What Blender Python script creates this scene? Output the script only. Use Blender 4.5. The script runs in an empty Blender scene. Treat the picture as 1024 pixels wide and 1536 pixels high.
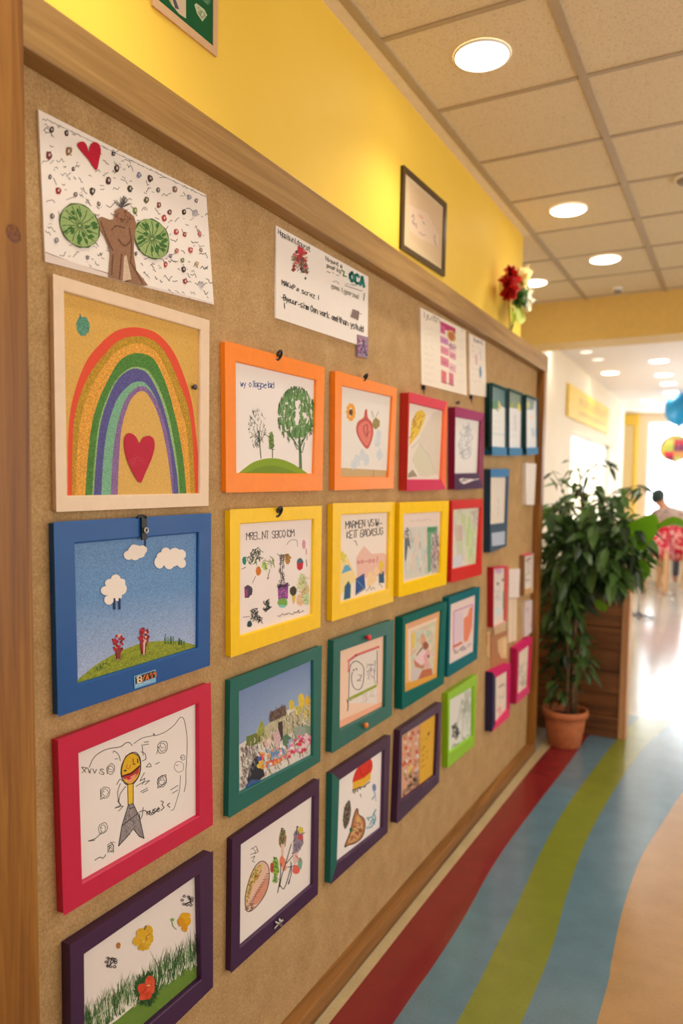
import bpy, bmesh, math, random
from mathutils import Vector, Matrix
random.seed(7)
SC = bpy.context.scene
COL = SC.collection
# ------------------------------------------------------------------ camera model
YAW, PIT, ROL, FPX, SHY = 0.4907145, 0.07030591, 0.01214341, 1124.19, 46.45
CAM = Vector((0.935, 0.0, 1.4))
_cy, _sy = math.cos(YAW), math.sin(YAW)
FWD = Vector((-_sy*math.cos(PIT), _cy*math.cos(PIT), -math.sin(PIT)))
_r = Vector((_cy, _sy, 0)); _u = _r.cross(FWD)
RGT = math.cos(ROL)*_r + math.sin(ROL)*_u
UPV = -math.sin(ROL)*_r + math.cos(ROL)*_u
def hit(px, py, ax, val):
    """where the sight line through a point of the photograph meets the plane axis=val of the room"""
    d = FWD + RGT*((px-512)/FPX) - UPV*((py-768-SHY)/FPX)
    return CAM + d*((val-CAM[ax])/d[ax])
BOARD = -0.04          # face of the fibre board
WALL = -0.10           # face of the yellow wall
CEIL = 2.69

def lin(c):
    c = c/255.0
    return c/12.92 if c <= 0.04045 else ((c+0.055)/1.055)**2.4
def rgb(c, a=0.0):
    return (lin(c[0]), lin(c[1]), lin(c[2]), a)

# ------------------------------------------------------------------ materials
def newmat(name):
    m = bpy.data.materials.new(name); m.use_nodes = True
    nt = m.node_tree; b = nt.nodes['Principled BSDF']
    return m, nt, b
def ramp(nt, fac, stops):
    r = nt.nodes.new('ShaderNodeValToRGB')
    while len(r.color_ramp.elements) < len(stops): r.color_ramp.elements.new(0.5)
    for e, (p, c) in zip(r.color_ramp.elements, stops):
        e.position = p; e.color = (*[lin(v) for v in c], 1)
    nt.links.new(fac, r.inputs[0]); return r.outputs[0]
def noise(nt, scale, detail=3, vec=None, mapscale=None, rough=0.6, dist=0.0):
    n = nt.nodes.new('ShaderNodeTexNoise'); n.inputs['Scale'].default_value = scale
    n.inputs['Detail'].default_value = detail; n.inputs['Roughness'].default_value = rough
    n.inputs['Distortion'].default_value = dist
    tc = nt.nodes.new('ShaderNodeTexCoord'); out = tc.outputs['Object']
    if mapscale:
        mp = nt.nodes.new('ShaderNodeMapping'); mp.inputs['Scale'].default_value = mapscale
        nt.links.new(out, mp.inputs[0]); out = mp.outputs[0]
    nt.links.new(out, n.inputs['Vector']); return n.outputs[0]
def bump(nt, b, h, strength, dist=0.002):
    bp = nt.nodes.new('ShaderNodeBump'); bp.inputs['Strength'].default_value = strength
    bp.inputs['Distance'].default_value = dist
    nt.links.new(h, bp.inputs['Height']); nt.links.new(bp.outputs[0], b.inputs['Normal'])
_pc = {}
def paint(c, rough=0.45, metal=0.0, spec=0.5, var=0.06, nscale=30):
    k = (c, rough, metal, spec, var, nscale)
    if k in _pc: return _pc[k]
    m, nt, b = newmat('paint_%d_%d_%d' % c)
    n = noise(nt, nscale, 3)
    lo = tuple(v*(1-var) for v in c); hi = tuple(min(255, v*(1+var)) for v in c)
    nt.links.new(ramp(nt, n, [(0.3, lo), (0.7, hi)]), b.inputs['Base Color'])
    b.inputs['Roughness'].default_value = rough; b.inputs['Metallic'].default_value = metal
    b.inputs['Specular IOR Level'].default_value = spec
    _pc[k] = m; return m
def wood(name, dark, mid, light, axis, rough=0.45, scale=1.0):
    m, nt, b = newmat(name)
    ms = [42*scale]*3; ms[axis] = 1.6*scale
    n = noise(nt, 1.0, 5, mapscale=tuple(ms), rough=0.62, dist=1.3)
    ms2 = [9*scale]*3; ms2[axis] = 0.7*scale
    n2 = noise(nt, 1.0, 2, mapscale=tuple(ms2), dist=0.8)
    mx = nt.nodes.new('ShaderNodeMath'); mx.operation = 'MULTIPLY_ADD'; mx.inputs[1].default_value = 0.6
    h = nt.nodes.new('ShaderNodeMath'); h.operation = 'MULTIPLY'; h.inputs[1].default_value = 0.4
    nt.links.new(n2, h.inputs[0]); nt.links.new(n, mx.inputs[0]); nt.links.new(h.outputs[0], mx.inputs[2])
    nt.links.new(ramp(nt, mx.outputs[0], [(0.36, dark), (0.5, mid), (0.64, light)]), b.inputs['Base Color'])
    b.inputs['Roughness'].default_value = rough; bump(nt, b, mx.outputs[0], 0.15, 0.001)
    return m
def emit(name, c, s):
    m, nt, b = newmat(name)
    b.inputs['Base Color'].default_value = (*[lin(v) for v in c], 1)
    b.inputs['Emission Color'].default_value = (*[lin(v) for v in c], 1)
    b.inputs['Emission Strength'].default_value = s
    return m
# drawings: colour from the ink, grain (crayon, glitter, felt pen) from noise weighted by the alpha channel
M_INK, nt, b = newmat('paper_and_ink')
at = nt.nodes.new('ShaderNodeAttribute'); at.attribute_name = 'ink'
n = noise(nt, 420, 2, rough=0.8)
k = nt.nodes.new('ShaderNodeMapRange'); k.inputs['From Min'].default_value = 0.32; k.inputs['From Max'].default_value = 0.68
k.inputs['To Min'].default_value = -1; k.inputs['To Max'].default_value = 1
nt.links.new(n, k.inputs['Value'])
ml = nt.nodes.new('ShaderNodeMath'); ml.operation = 'MULTIPLY_ADD'; ml.inputs[2].default_value = 1.0
nt.links.new(k.outputs[0], ml.inputs[0]); nt.links.new(at.outputs['Alpha'], ml.inputs[1])
vm = nt.nodes.new('ShaderNodeVectorMath'); vm.operation = 'SCALE'
nt.links.new(at.outputs['Color'], vm.inputs[0]); nt.links.new(ml.outputs[0], vm.inputs['Scale'])
nt.links.new(vm.outputs[0], b.inputs['Base Color'])
b.inputs['Roughness'].default_value = 0.55; b.inputs['Specular IOR Level'].default_value = 0.25

# ------------------------------------------------------------------ object helpers
def mesh_obj(name, verts, faces, mat, parent=None, smooth=False, loc=None):
    me = bpy.data.meshes.new(name); me.from_pydata([tuple(v) for v in verts], [], faces); me.update()
    bm = bmesh.new(); bm.from_mesh(me); bmesh.ops.recalc_face_normals(bm, faces=bm.faces); bm.to_mesh(me); bm.free()
    if smooth:
        for p in me.polygons: p.use_smooth = True
    for m in (mat if isinstance(mat, (list, tuple)) else [mat]): me.materials.append(m)
    o = bpy.data.objects.new(name, me); COL.objects.link(o)
    if parent: o.parent = parent
    if loc is not None: o.location = loc
    return o
def tag(o, label=None, cat=None, group=None, kind=None):
    if label: o['label'] = label
    if cat: o['category'] = cat
    if group: o['group'] = group
    if kind: o['kind'] = kind
    return o
def thing(name, label, cat, loc, group=None):
    o = bpy.data.objects.new(name, None); COL.objects.link(o); o.location = loc; o.empty_display_size = 0.05
    return tag(o, label, cat, group)
class MB:
    """collects shapes into one mesh, coordinates in the room minus the origin of its thing"""
    def __init__(s, org=(0, 0, 0)): s.v = []; s.f = []; s.o = Vector(org); s.mi = []
    def add(s, vs, fs, mi=0):
        n = len(s.v); s.v += [Vector(v)-s.o for v in vs]; s.f += [tuple(i+n for i in f) for f in fs]; s.mi += [mi]*len(fs); return s
    def box(s, a, b, mi=0, bev=0.0):
        bm = bmesh.new(); bmesh.ops.create_cube(bm, size=1)
        a = Vector(a); b = Vector(b); c = (a+b)/2; d = b-a
        for v in bm.verts: v.co = Vector((v.co.x*d.x, v.co.y*d.y, v.co.z*d.z))+c
        if bev: bmesh.ops.bevel(bm, geom=bm.edges[:], offset=bev, segments=2, profile=0.6, affect='EDGES')
        return s.bm(bm, mi)
    def bm(s, bm, mi=0, M=None):
        bm.verts.index_update()
        vs = [(M @ v.co if M else v.co.copy()) for v in bm.verts]
        fs = [[v.index for v in f.verts] for f in bm.faces]; bm.free()
        return s.add(vs, fs, mi)
    def tube(s, pts, r, seg=8, mi=0, cap=True):
        pts = [Vector(p) for p in pts]; rs = r if isinstance(r, (list, tuple)) else [r]*len(pts)
        vs = []; fs = []; N = len(pts); prev = None
        for i, p in enumerate(pts):
            t = (pts[min(i+1, N-1)]-pts[max(i-1, 0)]).normalized()
            if prev is None:
                a = t.orthogonal().normalized()
            else:
                a = (prev-t*prev.dot(t)); a = a.normalized() if a.length > 1e-6 else t.orthogonal().normalized()
            prev = a; bvec = t.cross(a)
            for k in range(seg):
                q = 2*math.pi*k/seg; vs.append(p+(a*math.cos(q)+bvec*math.sin(q))*rs[i])
        for i in range(N-1):
            for k in range(seg):
                k2 = (k+1) % seg; fs.append((i*seg+k, i*seg+k2, (i+1)*seg+k2, (i+1)*seg+k))
        if cap: fs.append(tuple(range(seg))[::-1]); fs.append(tuple((N-1)*seg+k for k in range(seg)))
        return s.add(vs, fs, mi)
    def lathe(s, prof, c, axis=(0, 0, 1), seg=32, mi=0):
        c = Vector(c); z = Vector(axis).normalized(); a = z.orthogonal().normalized(); bvec = z.cross(a)
        vs = []; fs = []
        for r, h in prof:
            for k in range(seg):
                q = 2*math.pi*k/seg; vs.append(c+z*h+(a*math.cos(q)+bvec*math.sin(q))*r)
        for i in range(len(prof)-1):
            for k in range(seg):
                k2 = (k+1) % seg; fs.append((i*seg+k, i*seg+k2, (i+1)*seg+k2, (i+1)*seg+k))
        return s.add(vs, fs, mi)
    def ball(s, c, r, sub=2, mi=0, rot=None):
        bm = bmesh.new(); bmesh.ops.create_icosphere(bm, subdivisions=sub, radius=1)
        r = Vector(r) if not isinstance(r, (int, float)) else Vector((r, r, r))
        M = Matrix.Translation(Vector(c)) @ (rot or Matrix.Identity(4)) @ Matrix.Diagonal((*r, 1))
        return s.bm(bm, mi, M)
    def build(s, name, mat, parent=None, smooth=False):
        o = mesh_obj(name, s.v, s.f, mat, parent, smooth, loc=None if parent else s.o)
        if any(s.mi):
            for p, m in zip(o.data.polygons, s.mi): p.material_index = m
        return o

# ------------------------------------------------------------------ drawing on paper
FONT = dict(l.split(':') for l in """A:00 26 40,12 32|B:00 06 36 44 33 03,33 42 30 00|C:45 26 05 01 20 41|D:00 06 26 44 42 20 00|E:46 06 00 40,03 33|F:46 06 00,03 33|G:45 26 04 02 20 41 43 23|H:06 00,46 40,03 43|I:20 26|J:46 41 20 01|K:06 00,46 03 40|L:06 00 40|M:00 06 23 46 40|N:00 06 40 46|O:26 04 02 20 42 44 26|P:00 06 36 44 33 03|Q:26 04 02 20 42 44 26,21 40|R:00 06 36 44 33 03,23 40|S:45 26 05 04 42 41 20 01|T:06 46,26 20|U:06 01 20 41 46|V:06 20 46|W:06 10 23 30 46|X:06 40,46 00|Y:06 23 46,23 20|Z:06 46 00 40|1:15 26 20|9:44 26 05 24 44 30|a:44 14 02 10 31 44 40|b:06 00 30 42 34 03|c:44 13 01 20 40|d:46 40 10 02 14 43|e:02 42 34 13 01 10 40|f:46 25 20,03 43|g:44 14 02 11 42,44 4a 2b 0a|h:06 00,03 24 43 40|i:24 20,26 25|j:34 3a 1b|k:06 00,44 02 40|l:26 20|m:00 04 23 20,23 44 40|n:04 00,03 24 43 40|o:24 02 20 42 24|p:04 0b,03 34 42 30 01|q:44 14 02 10 41,44 4b|r:04 00,02 24 44|s:44 14 03 41 30 00|t:26 21 40,04 44|u:04 01 20 41,44 40|v:04 20 44|w:04 10 23 30 44|x:04 40,44 00|y:04 21,44 1b|z:04 44 00 40|.:20 21|!:26 22,20 21|-:02 42|/:00 46|,:21 1a""".split('|'))
FY = {'a': -1, 'b': -2}
def smooth_pts(pts, n=5, closed=False):
    P = [Vector((p[0], p[1])) for p in pts]; N = len(P); out = []
    for i in range(N if closed else N-1):
        g = (lambda j: P[j % N]) if closed else (lambda j: P[max(0, min(N-1, j))])
        a, b_, c, d = g(i-1), g(i), g(i+1), g(i+2)
        for k in range(n):
            t = k/n
            out.append(0.5*((2*b_)+(c-a)*t+(2*a-5*b_+4*c-d)*t*t+(3*b_-a-3*c+d)*t**3))
    if not closed: out.append(P[-1])
    return [(p.x, p.y) for p in out]
class Art:
    """a sheet in the plane x = X with ink laid on it; coordinates are read off a crop of the photograph"""
    def __init__(s, crop, X, org):
        s.x0, s.y0, s.k = crop; s.X = X; s.o = Vector(org); s.v = []; s.f = []; s.c = []; s.n = 0; s.clip = None; s.rnd = random.Random(len(bpy.data.objects)+3)
    def P(s, x, y, lift=0.0):
        p = hit(s.x0+x*s.k, s.y0+y*s.k, 0, s.X); p.x += s.n*1.2e-5+lift; return p-s.o
    def poly(s, pts, col, tex=0.0, cols=None):
        s.n += 1; s.put([s.P(*p) for p in pts], [rgb(c, tex) for c in cols] if cols else [rgb(col, tex)]*len(pts)); return s
    def put(s, V, C):
        if s.clip and not all(inside(v.y, v.z, s.clip) for v in V):      # ink ends at the paper's edge
            K = s.clip; sg = 1 if sum((K[k-1][0]*K[k][1]-K[k][0]*K[k-1][1]) for k in range(4)) > 0 else -1
            P = list(zip(V, C))
            for k in range(4):
                (ay, az), (by, bz) = K[k-1], K[k]; Q = []
                dd = [sg*((by-ay)*(v.z-az)-(bz-az)*(v.y-ay)) for v, c in P]
                for j in range(len(P)):
                    (v0, c0), (v1, c1), d0, d1 = P[j-1], P[j], dd[j-1], dd[j]
                    if (d0 < 0) != (d1 < 0):
                        t = d0/(d0-d1); Q.append((v0.lerp(v1, t), tuple(a_+(b_-a_)*t for a_, b_ in zip(c0, c1))))
                    if d1 >= 0: Q.append((v1, c1))
                P = Q
                if len(P) < 3: return
            V = [p for p, c in P]; C = [c for p, c in P]
        i = len(s.v); s.v += V; s.f.append(tuple(range(i, i+len(V)))); s.c.append(C)
    def sheet(s, quad_yz, col, tex=0.02, nx=1):
        s.clip = [(y-s.o.y, z-s.o.z) for y, z in quad_yz]; i = len(s.v); s.v += [Vector((s.X, y, z))-s.o for y, z in quad_yz]; s.f.append((i, i+1, i+2, i+3)); s.c.append([rgb(col, tex)]*4); return s
    def line(s, pts, w, col, tex=0.1, sm=0, closed=False, taper=False):
        if sm: pts = smooth_pts(pts, sm, closed)
        if closed: pts = list(pts)+[pts[0]]
        s.n += 0.12; N = len(pts)
        for j in range(N-1):
            (ax, ay), (bx, by) = pts[j][:2], pts[j+1][:2]
            dx, dy = bx-ax, by-ay; l = math.hypot(dx, dy)
            if l < 1e-6: continue
            w0 = w*(1-j/(N-1)) if taper else w; w1 = w*(1-(j+1)/(N-1)) if taper else w
            e = 0.0 if taper else 0.35
            nx, ny = -dy/l/2, dx/l/2; ux, uy = dx/l*w*e, dy/l*w*e
            s.put([s.P(ax-ux+nx*w0, ay-uy+ny*w0), s.P(bx+ux+nx*w1, by+uy+ny*w1), s.P(bx+ux-nx*w1, by+uy-ny*w1), s.P(ax-ux-nx*w0, ay-uy-ny*w0)], [rgb(col, tex)]*4)
        return s
    def blob(s, cx, cy, rx, ry, col, jit=0.08, n=18, tex=0.15, rot=0.0, sh=0.0):
        pts = []
        for k in range(n):
            q = 2*math.pi*k/n; r = 1+s.rnd.uniform(-jit, jit); x = math.cos(q)*rx*r; y = math.sin(q)*ry*r
            pts.append((cx+x*math.cos(rot)-y*math.sin(rot), cy+x*math.sin(rot)+y*math.cos(rot)+sh*x))
        return s.poly(pts, col, tex)
    def ring(s, cx, cy, rx, ry, w, col, jit=0.06, n=16, sh=0.0):
        pts = [(cx+math.cos(2*math.pi*k/n)*rx*(1+s.rnd.uniform(-jit, jit)), cy+math.sin(2*math.pi*k/n)*ry*(1+s.rnd.uniform(-jit, jit))+sh*math.cos(2*math.pi*k/n)*rx) for k in range(n)]
        return s.line(pts, w, col, closed=True, sm=2)
    def text(s, t, x, y, h, ax, col, w, jit=0.3, asp=0.55, gap=1.35):
        """hand lettering starting at (x, y), letter height h, ax = run of the writing line (dx, dy)"""
        l = math.hypot(*ax); ux, uy = ax[0]/l, ax[1]/l; cx = 0.0
        for ch in t:
            if ch != ' ':
                for st in FONT.get(ch, FONT['o']).split(','):
                    pts = []
                    for d in st.split():
                        gx = int(d[0])+s.rnd.uniform(-jit, jit); gy = (FY[d[1]] if d[1] in FY else int(d[1]))+s.rnd.uniform(-jit, jit)
                        fx = cx+gx/4*h*asp; pts.append((x+ux*fx, y+uy*fx-gy/6*h))
                    s.line(pts, w, col, tex=0.05)
            cx += h*asp*gap*(0.5 if ch in 'il1I.!,' else 1)*(0.8 if ch == ' ' else 1)
        return s
    def scrawl(s, x, y, L, h, ax, col, w, n=None):
        """unreadable small writing"""
        l = math.hypot(*ax); ux, uy = ax[0]/l, ax[1]/l; n = n or max(3, int(L/h*2.2)); pts = []
        for k in range(n):
            f = L*k/n; yy = s.rnd.choice((0, 0.2, 0.6, 1.0, 0.5))*h
            if s.rnd.random() < 0.12 and len(pts) > 1: s.line(pts, w, col); pts = []; continue
            pts.append((x+ux*f, y+uy*f-yy))
        if len(pts) > 1: s.line(pts, w, col)
        return s
    def hatch(s, pts, n, l, w, cols, ang=None, tex=0.2):
        """short strokes scattered inside a polygon"""
        xs = [p[0] for p in pts]; ys = [p[1] for p in pts]; c = 0; tries = 0
        while c < n and tries < n*20:
            tries += 1
            x = s.rnd.uniform(min(xs), max(xs)); y = s.rnd.uniform(min(ys), max(ys))
            if not inside(x, y, pts): continue
            a = s.rnd.uniform(0, 6.28) if ang is None else ang+s.rnd.uniform(-0.4, 0.4); ll = l*s.rnd.uniform(0.5, 1.2)
            bend = s.rnd.uniform(-0.3, 0.3)*ll
            s.line([(x-math.cos(a)*ll/2, y-math.sin(a)*ll/2), (x-math.sin(a)*bend, y+math.cos(a)*bend), (x+math.cos(a)*ll/2, y+math.sin(a)*ll/2)], w, s.rnd.choice(cols), tex); c += 1
        return s
    def build(s, name, parent):
        me = bpy.data.meshes.new(name); me.from_pydata([tuple(v) for v in s.v], [], s.f); me.update()
        ca = me.color_attributes.new('ink', 'FLOAT_COLOR', 'CORNER'); i = 0
        for p, cs in zip(me.polygons, s.c):
            for j in range(p.loop_total): ca.data[p.loop_start+j].color = cs[j]
        me.materials.append(M_INK)
        o = bpy.data.objects.new(name, me); COL.objects.link(o); o.parent = parent; return o
def inside(x, y, P):
    r = False; j = len(P)-1
    for i in range(len(P)):
        if (P[i][1] > y) != (P[j][1] > y) and x < (P[j][0]-P[i][0])*(y-P[i][1])/(P[j][1]-P[i][1]+1e-12)+P[i][0]: r = not r
        j = i
    return r
CR = {'A1': (0, 130, 340/1024), 'A2': (50, 400, 280/1024), 'A3': (60, 760, 280/1024), 'A4': (60, 1010, 280/1024), 'A5': (60, 1260, 280/1024),
      'A6': (320, 320, 300/1024), 'A7': (320, 500, 300/1024), 'A8': (320, 740, 300/1024), 'B1': (320, 920, 300/1024), 'B2': (320, 1090, 300/1024),
      'B3': (580, 560, 180/1024), 'B4': (580, 730, 180/1024), 'B5': (580, 870, 180/1024), 'B6': (580, 1000, 180/1024), 'B7': (600, 440, 180/1024),
      'B8': (700, 560, 140/742), 'C1': (700, 800, 140/672), 'C4': (700, 380, 160/1024), 'C5': (560, 220, 160/1024), 'C6': (200, 0, 160/1024)}
def cp(c, p): x0, y0, k = CR[c]; return (x0+p[0]*k, y0+p[1]*k)

# ------------------------------------------------------------------ picture frames
def expand(q, d):
    cy = sum(p[0] for p in q)/4; cz = sum(p[1] for p in q)/4
    return [(p[0]+math.copysign(d, p[0]-cy), p[1]+math.copysign(d, p[1]-cz)) for p in q]
class Frame:
    """four mitred rails around a sheet; outer and inner corners TL, TR, BR, BL of the front face read off a crop"""
    def __init__(s, name, label, crop, outer, inner, t, cols, group='framed pictures on the notice board', paper=(240, 236, 230), plane=BOARD, bev=0.0025, rough=0.33, cat='picture frame', rec=0.55):
        xf = plane+t; s.crop = crop
        if t > 0.0255: rough = 0.62; rec = min(rec, 0.3)
        O = [hit(*cp(crop, p), 0, xf) for p in outer]; I = [hit(*cp(crop, p), 0, xf) for p in inner]
        ym = 3.957 if plane == BOARD else 99; O = [(min(p.y, ym), p.z) for p in O]; I = [(min(p.y, ym-0.004), p.z) for p in I]; s.O, s.I = O, I
        s.org = Vector((plane, (O[2][0]+O[3][0])/2, min(O[2][1], O[3][1]))); s.root = thing(name, label, cat, s.org, group)
        s.xf = xf; s.xp = xf-t*rec+0.001
        def off(q, d): return expand(q, d)
        g = 0.0005
        rings = [(off(O, 0), plane+g), (off(O, 0), xf-bev), (off(O, -bev*0.35), xf-bev*0.3), (off(O, -bev), xf),
                 (off(I, bev), xf), (off(I, bev*0.35), xf-bev*0.3), (off(I, 0), xf-bev), (off(I, 0), plane+g)]
        if not isinstance(cols, list): cols = [cols]*4
        s.rails = []
        for i in range(4):
            j = (i+1) % 4; vs = []; fs = []; n = len(rings)
            for q, x in rings:
                vs += [Vector((x, *q[i]))-s.org, Vector((x, *q[j]))-s.org]
            for k in range(n):
                k2 = (k+1) % n; fs.append((2*k, 2*k+1, 2*k2+1, 2*k2))
            fs.append(tuple(2*k for k in range(n))); fs.append(tuple(2*k+1 for k in range(n))[::-1])
            c = cols[i]
            s.rails.append(mesh_obj('rail', vs, fs, c if not isinstance(c, tuple) else paint(c, rough, spec=0.42 if rough < 0.5 else 0.15, var=0.015, nscale=40), s.root))
        s.art = Art(CR[crop], s.xp, s.org)
        s.art.sheet(expand(I, 0.002), paper)
    def done(s, name='drawing'): return s.art.build(name, s.root)
DW, RW, FW, WORLD, WIN1, WIN2, SIDE, BACK, EXPO = 22, 7, 6, 7.0, 13, 7, 50, 20, -0.05
# ================================================================== THE SETTING
def struct(name, mb, mat, **k):
    o = mb.build(name, mat); o['kind'] = 'structure'; return o
M_YEL, nt, b = newmat('yellow_wall_paint')
nt.links.new(ramp(nt, noise(nt, 3, 3), [(0.3, (244, 205, 72)), (0.7, (248, 211, 82))]), b.inputs['Base Color'])
b.inputs['Roughness'].default_value = 0.55; bump(nt, b, noise(nt, 160, 2), 0.06)
M_CREAM, nt, b = newmat('cream_wall_paint')
nt.links.new(ramp(nt, noise(nt, 3, 3), [(0.3, (238, 224, 198)), (0.7, (243, 231, 208))]), b.inputs['Base Color'])
b.inputs['Roughness'].default_value = 0.6
M_TILE, nt, b = newmat('mineral_ceiling_tile')
n1 = noise(nt, 150, 4, rough=0.8)
nt.links.new(ramp(nt, n1, [(0.36, (190, 174, 140)), (0.44, (224, 208, 174)), (0.7, (230, 214, 182))]), b.inputs['Base Color'])
b.inputs['Roughness'].default_value = 0.9; bump(nt, b, n1, 0.25, 0.003)
M_GRID = paint((178, 160, 132), 0.5, var=0.02); M_BORDER = paint((232, 220, 200), 0.6, var=0.02)
M_WHITE = paint((240, 238, 233), 0.5, var=0.02)
M_FLOOR, nt, b = newmat('pale_polished_floor')
nt.links.new(ramp(nt, noise(nt, 1.3, 4), [(0.3, (148, 142, 132)), (0.7, (162, 156, 146))]), b.inputs['Base Color'])
b.inputs['Roughness'].default_value = 0.16

wl = MB().box((-0.30, -3.0, 0), (WALL, 3.84, CEIL)); struct('wall_left', wl, M_YEL)
wf = MB().box((-0.80, 3.50, 0), (-0.60, 7.7, CEIL)).box((-0.80, 7.7, 2.02), (-0.60, 10.3, CEIL)).box((-0.80, 10.3, 0), (-0.60, 11.3, CEIL)).box((-0.80, 7.7, 0), (-0.60, 10.3, 0.25))
struct('wall_left_far', wf, M_CREAM)
struct('wall_left_return', MB().box((-0.62, 3.5, 0), (-0.28, 3.6, CEIL)), M_CREAM)
struct('wall_right', MB().box((3.0, -3.0, 0), (3.15, 13.2, CEIL)), M_CREAM)
struct('wall_back', MB().box((-0.3, -3.15, 0), (3.15, -3.0, CEIL)), M_CREAM)
fw = MB().box((-2.2, 13.0, 0), (-0.47, 13.2, CEIL)).box((-0.47, 13.0, 2.56), (3.0, 13.2, CEIL)).box((-0.47, 13.0, 0), (3.0, 13.2, 0.55)).box((2.7, 13.0, 0.55), (3.0, 13.2, 2.56))
struct('wall_far', fw, M_CREAM)
struct('wall_niche', MB().box((-2.2, 11.3, 0), (-2.0, 13.0, CEIL)).box((-2.0, 11.1, 0), (-0.8, 11.3, CEIL)), M_CREAM)
struct('wall_pilaster', MB().box((-0.87, 12.9, 0), (-0.66, 13.0, CEIL-0.01), bev=0.004), paint((240, 218, 164), 0.6, var=0.02))
struct('trim_1', MB().box((-0.66, 12.88, 0), (-0.61, 13.0, CEIL-0.01), bev=0.004), M_YEL)
struct('trim_2', MB().box((-0.90, 12.86, 2.5), (-0.60, 13.0, CEIL-0.01), bev=0.004), M_YEL)
struct('floor', MB().box((-2.2, -3.15, -0.1), (3.15, 13.2, 0)), M_FLOOR)
struct('ceiling', MB().box((-2.2, -3.15, CEIL), (3.15, 5.4, CEIL+0.1)), M_TILE)
struct('ceiling_far', MB().box((-2.2, 5.4, CEIL), (3.15, 13.2, CEIL+0.1)), paint((238, 228, 222), 0.7, var=0.01))
struct('ceiling_border', MB().box((WALL, -3.0, CEIL-0.004), (-0.058, 3.84, CEIL)), M_BORDER)
struct('ceiling_beam', MB().box((-0.6, 5.25, 2.415), (3.0, 5.52, CEIL)), paint((226, 190, 104), 0.55, var=0.02))
gm = MB()
for x in (-0.53, -0.047, 0.44, 0.925, 1.41, 1.895, 2.38, 2.865):
    if x < -0.1: gm.box((x-0.0125, 3.86, CEIL-0.006), (x+0.0125, 5.25, CEIL))
    else: gm.box((x-0.0125, -3.0, CEIL-0.006), (x+0.0125, 5.25, CEIL))
yb = 2.0-0.45*11
while yb < 5.25:
    gm.box((-0.6 if yb > 3.84 else -0.05, yb-0.009, CEIL-0.004), (3.0, yb+0.009, CEIL)); yb += 0.4525
struct('ceiling_grid', gm, M_GRID)
# windows: openings with frames and panes, daylight beyond
M_FRM = paint((236, 238, 240), 0.35, var=0.01)
M_GLASS, nt, b = newmat('window_glass')
b.inputs['Base Color'].default_value = (1, 1, 1, 1); b.inputs['Roughness'].default_value = 0.0
b.inputs['Transmission Weight'].default_value = 1.0; b.inputs['IOR'].default_value = 1.0; b.inputs['Specular IOR Level'].default_value = 0.1
w1 = MB()
for x in (-0.455, -0.028, 0.65, 1.3, 2.0, 2.685): w1.box((x-0.016, 13.04, 0.55), (x+0.016, 13.09, 2.56))
for z in (0.565, 1.51, 2.545): w1.box((-0.47, 13.05, z-0.014), (2.7, 13.085, z+0.014))
o = struct('window_1', w1, M_FRM)
MB().box((-0.46, 13.065, 0.56), (2.69, 13.069, 2.55)).build('pane', M_GLASS, o)
w2 = MB()
for y in (7.72, 9.0, 10.28): w2.box((-0.72, y-0.02, 0.25), (-0.67, y+0.02, 2.02))
for z in (0.27, 2.0): w2.box((-0.72, 7.7, z-0.02), (-0.67, 10.3, z+0.02))
o = struct('window_2', w2, M_FRM)
MB().box((-0.70, 7.71, 0.26), (-0.696, 10.29, 2.01)).build('pane', M_GLASS, o)

# ================================================================== THE NOTICE BOARD
M_CORK, nt, b = newmat('fibre_board')
n1 = noise(nt, 260, 4, rough=0.75); n2 = noise(nt, 14, 3)
mx = nt.nodes.new('ShaderNodeMath'); mx.operation = 'MULTIPLY_ADD'; mx.inputs[1].default_value = 0.75
h = nt.nodes.new('ShaderNodeMath'); h.operation = 'MULTIPLY'; h.inputs[1].default_value = 0.25
nt.links.new(n2, h.inputs[0]); nt.links.new(n1, mx.inputs[0]); nt.links.new(h.outputs[0], mx.inputs[2])
nt.links.new(ramp(nt, mx.outputs[0], [(0.33, (152, 123, 80)), (0.5, (182, 149, 102)), (0.68, (206, 175, 130))]), b.inputs['Base Color'])
b.inputs['Roughness'].default_value = 0.85; b.inputs['Specular IOR Level'].default_value = 0.2; bump(nt, b, n1, 0.2, 0.0015)
W_TOP = wood('oak_trim', (128, 94, 48), (152, 116, 64), (172, 136, 82), 1)
W_SIDE = wood('pine_post', (100, 58, 12), (136, 86, 24), (162, 112, 42), 2, scale=1.1)
W_BOT = wood('oak_trim_low', (108, 70, 28), (138, 92, 42), (158, 110, 56), 1)
board = thing('notice_board', 'long tan fibre notice board with wooden trim hung with framed pictures', 'notice board', (WALL, 2.4, 0.0))
bo = board.location
MB(bo).box((WALL+0.002, 0.70, 0.02), (BOARD, 3.99, 2.09)).build('pin_panel', M_CORK, board)
MB(bo).box((WALL+0.002, 0.766, 2.028), (0, 4.035, 2.112), bev=0.003).build('top_trim', W_TOP, board)
MB(bo).box((WALL+0.002, 0.766, 0.001), (0, 4.005, 0.05), bev=0.0015).build('bottom_trim', W_BOT, board)
MB(bo).box((WALL+0.002, 3.962, 0.05), (0.0, 4.018, 2.028), bev=0.003).build('end_post', W_SIDE, board)
sp = MB(bo); sp.box((WALL+0.002, 0.55, 0.001), (0.004, 0.766, CEIL-0.016), bev=0.004)
spo = sp.build('side_post', W_SIDE, board)
k = hit(21, 350, 0, 0.005)
kn = MB(bo); kn.lathe([(0.0, 0.0016), (0.006, 0.0014), (0.011, 0.0006), (0.013, 0.0)], (0.004, k.y, k.z), (1, 0, 0), 14)
kn.build('wood_knot', paint((112, 66, 30), 0.5, var=0.3, nscale=220), spo)

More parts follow.
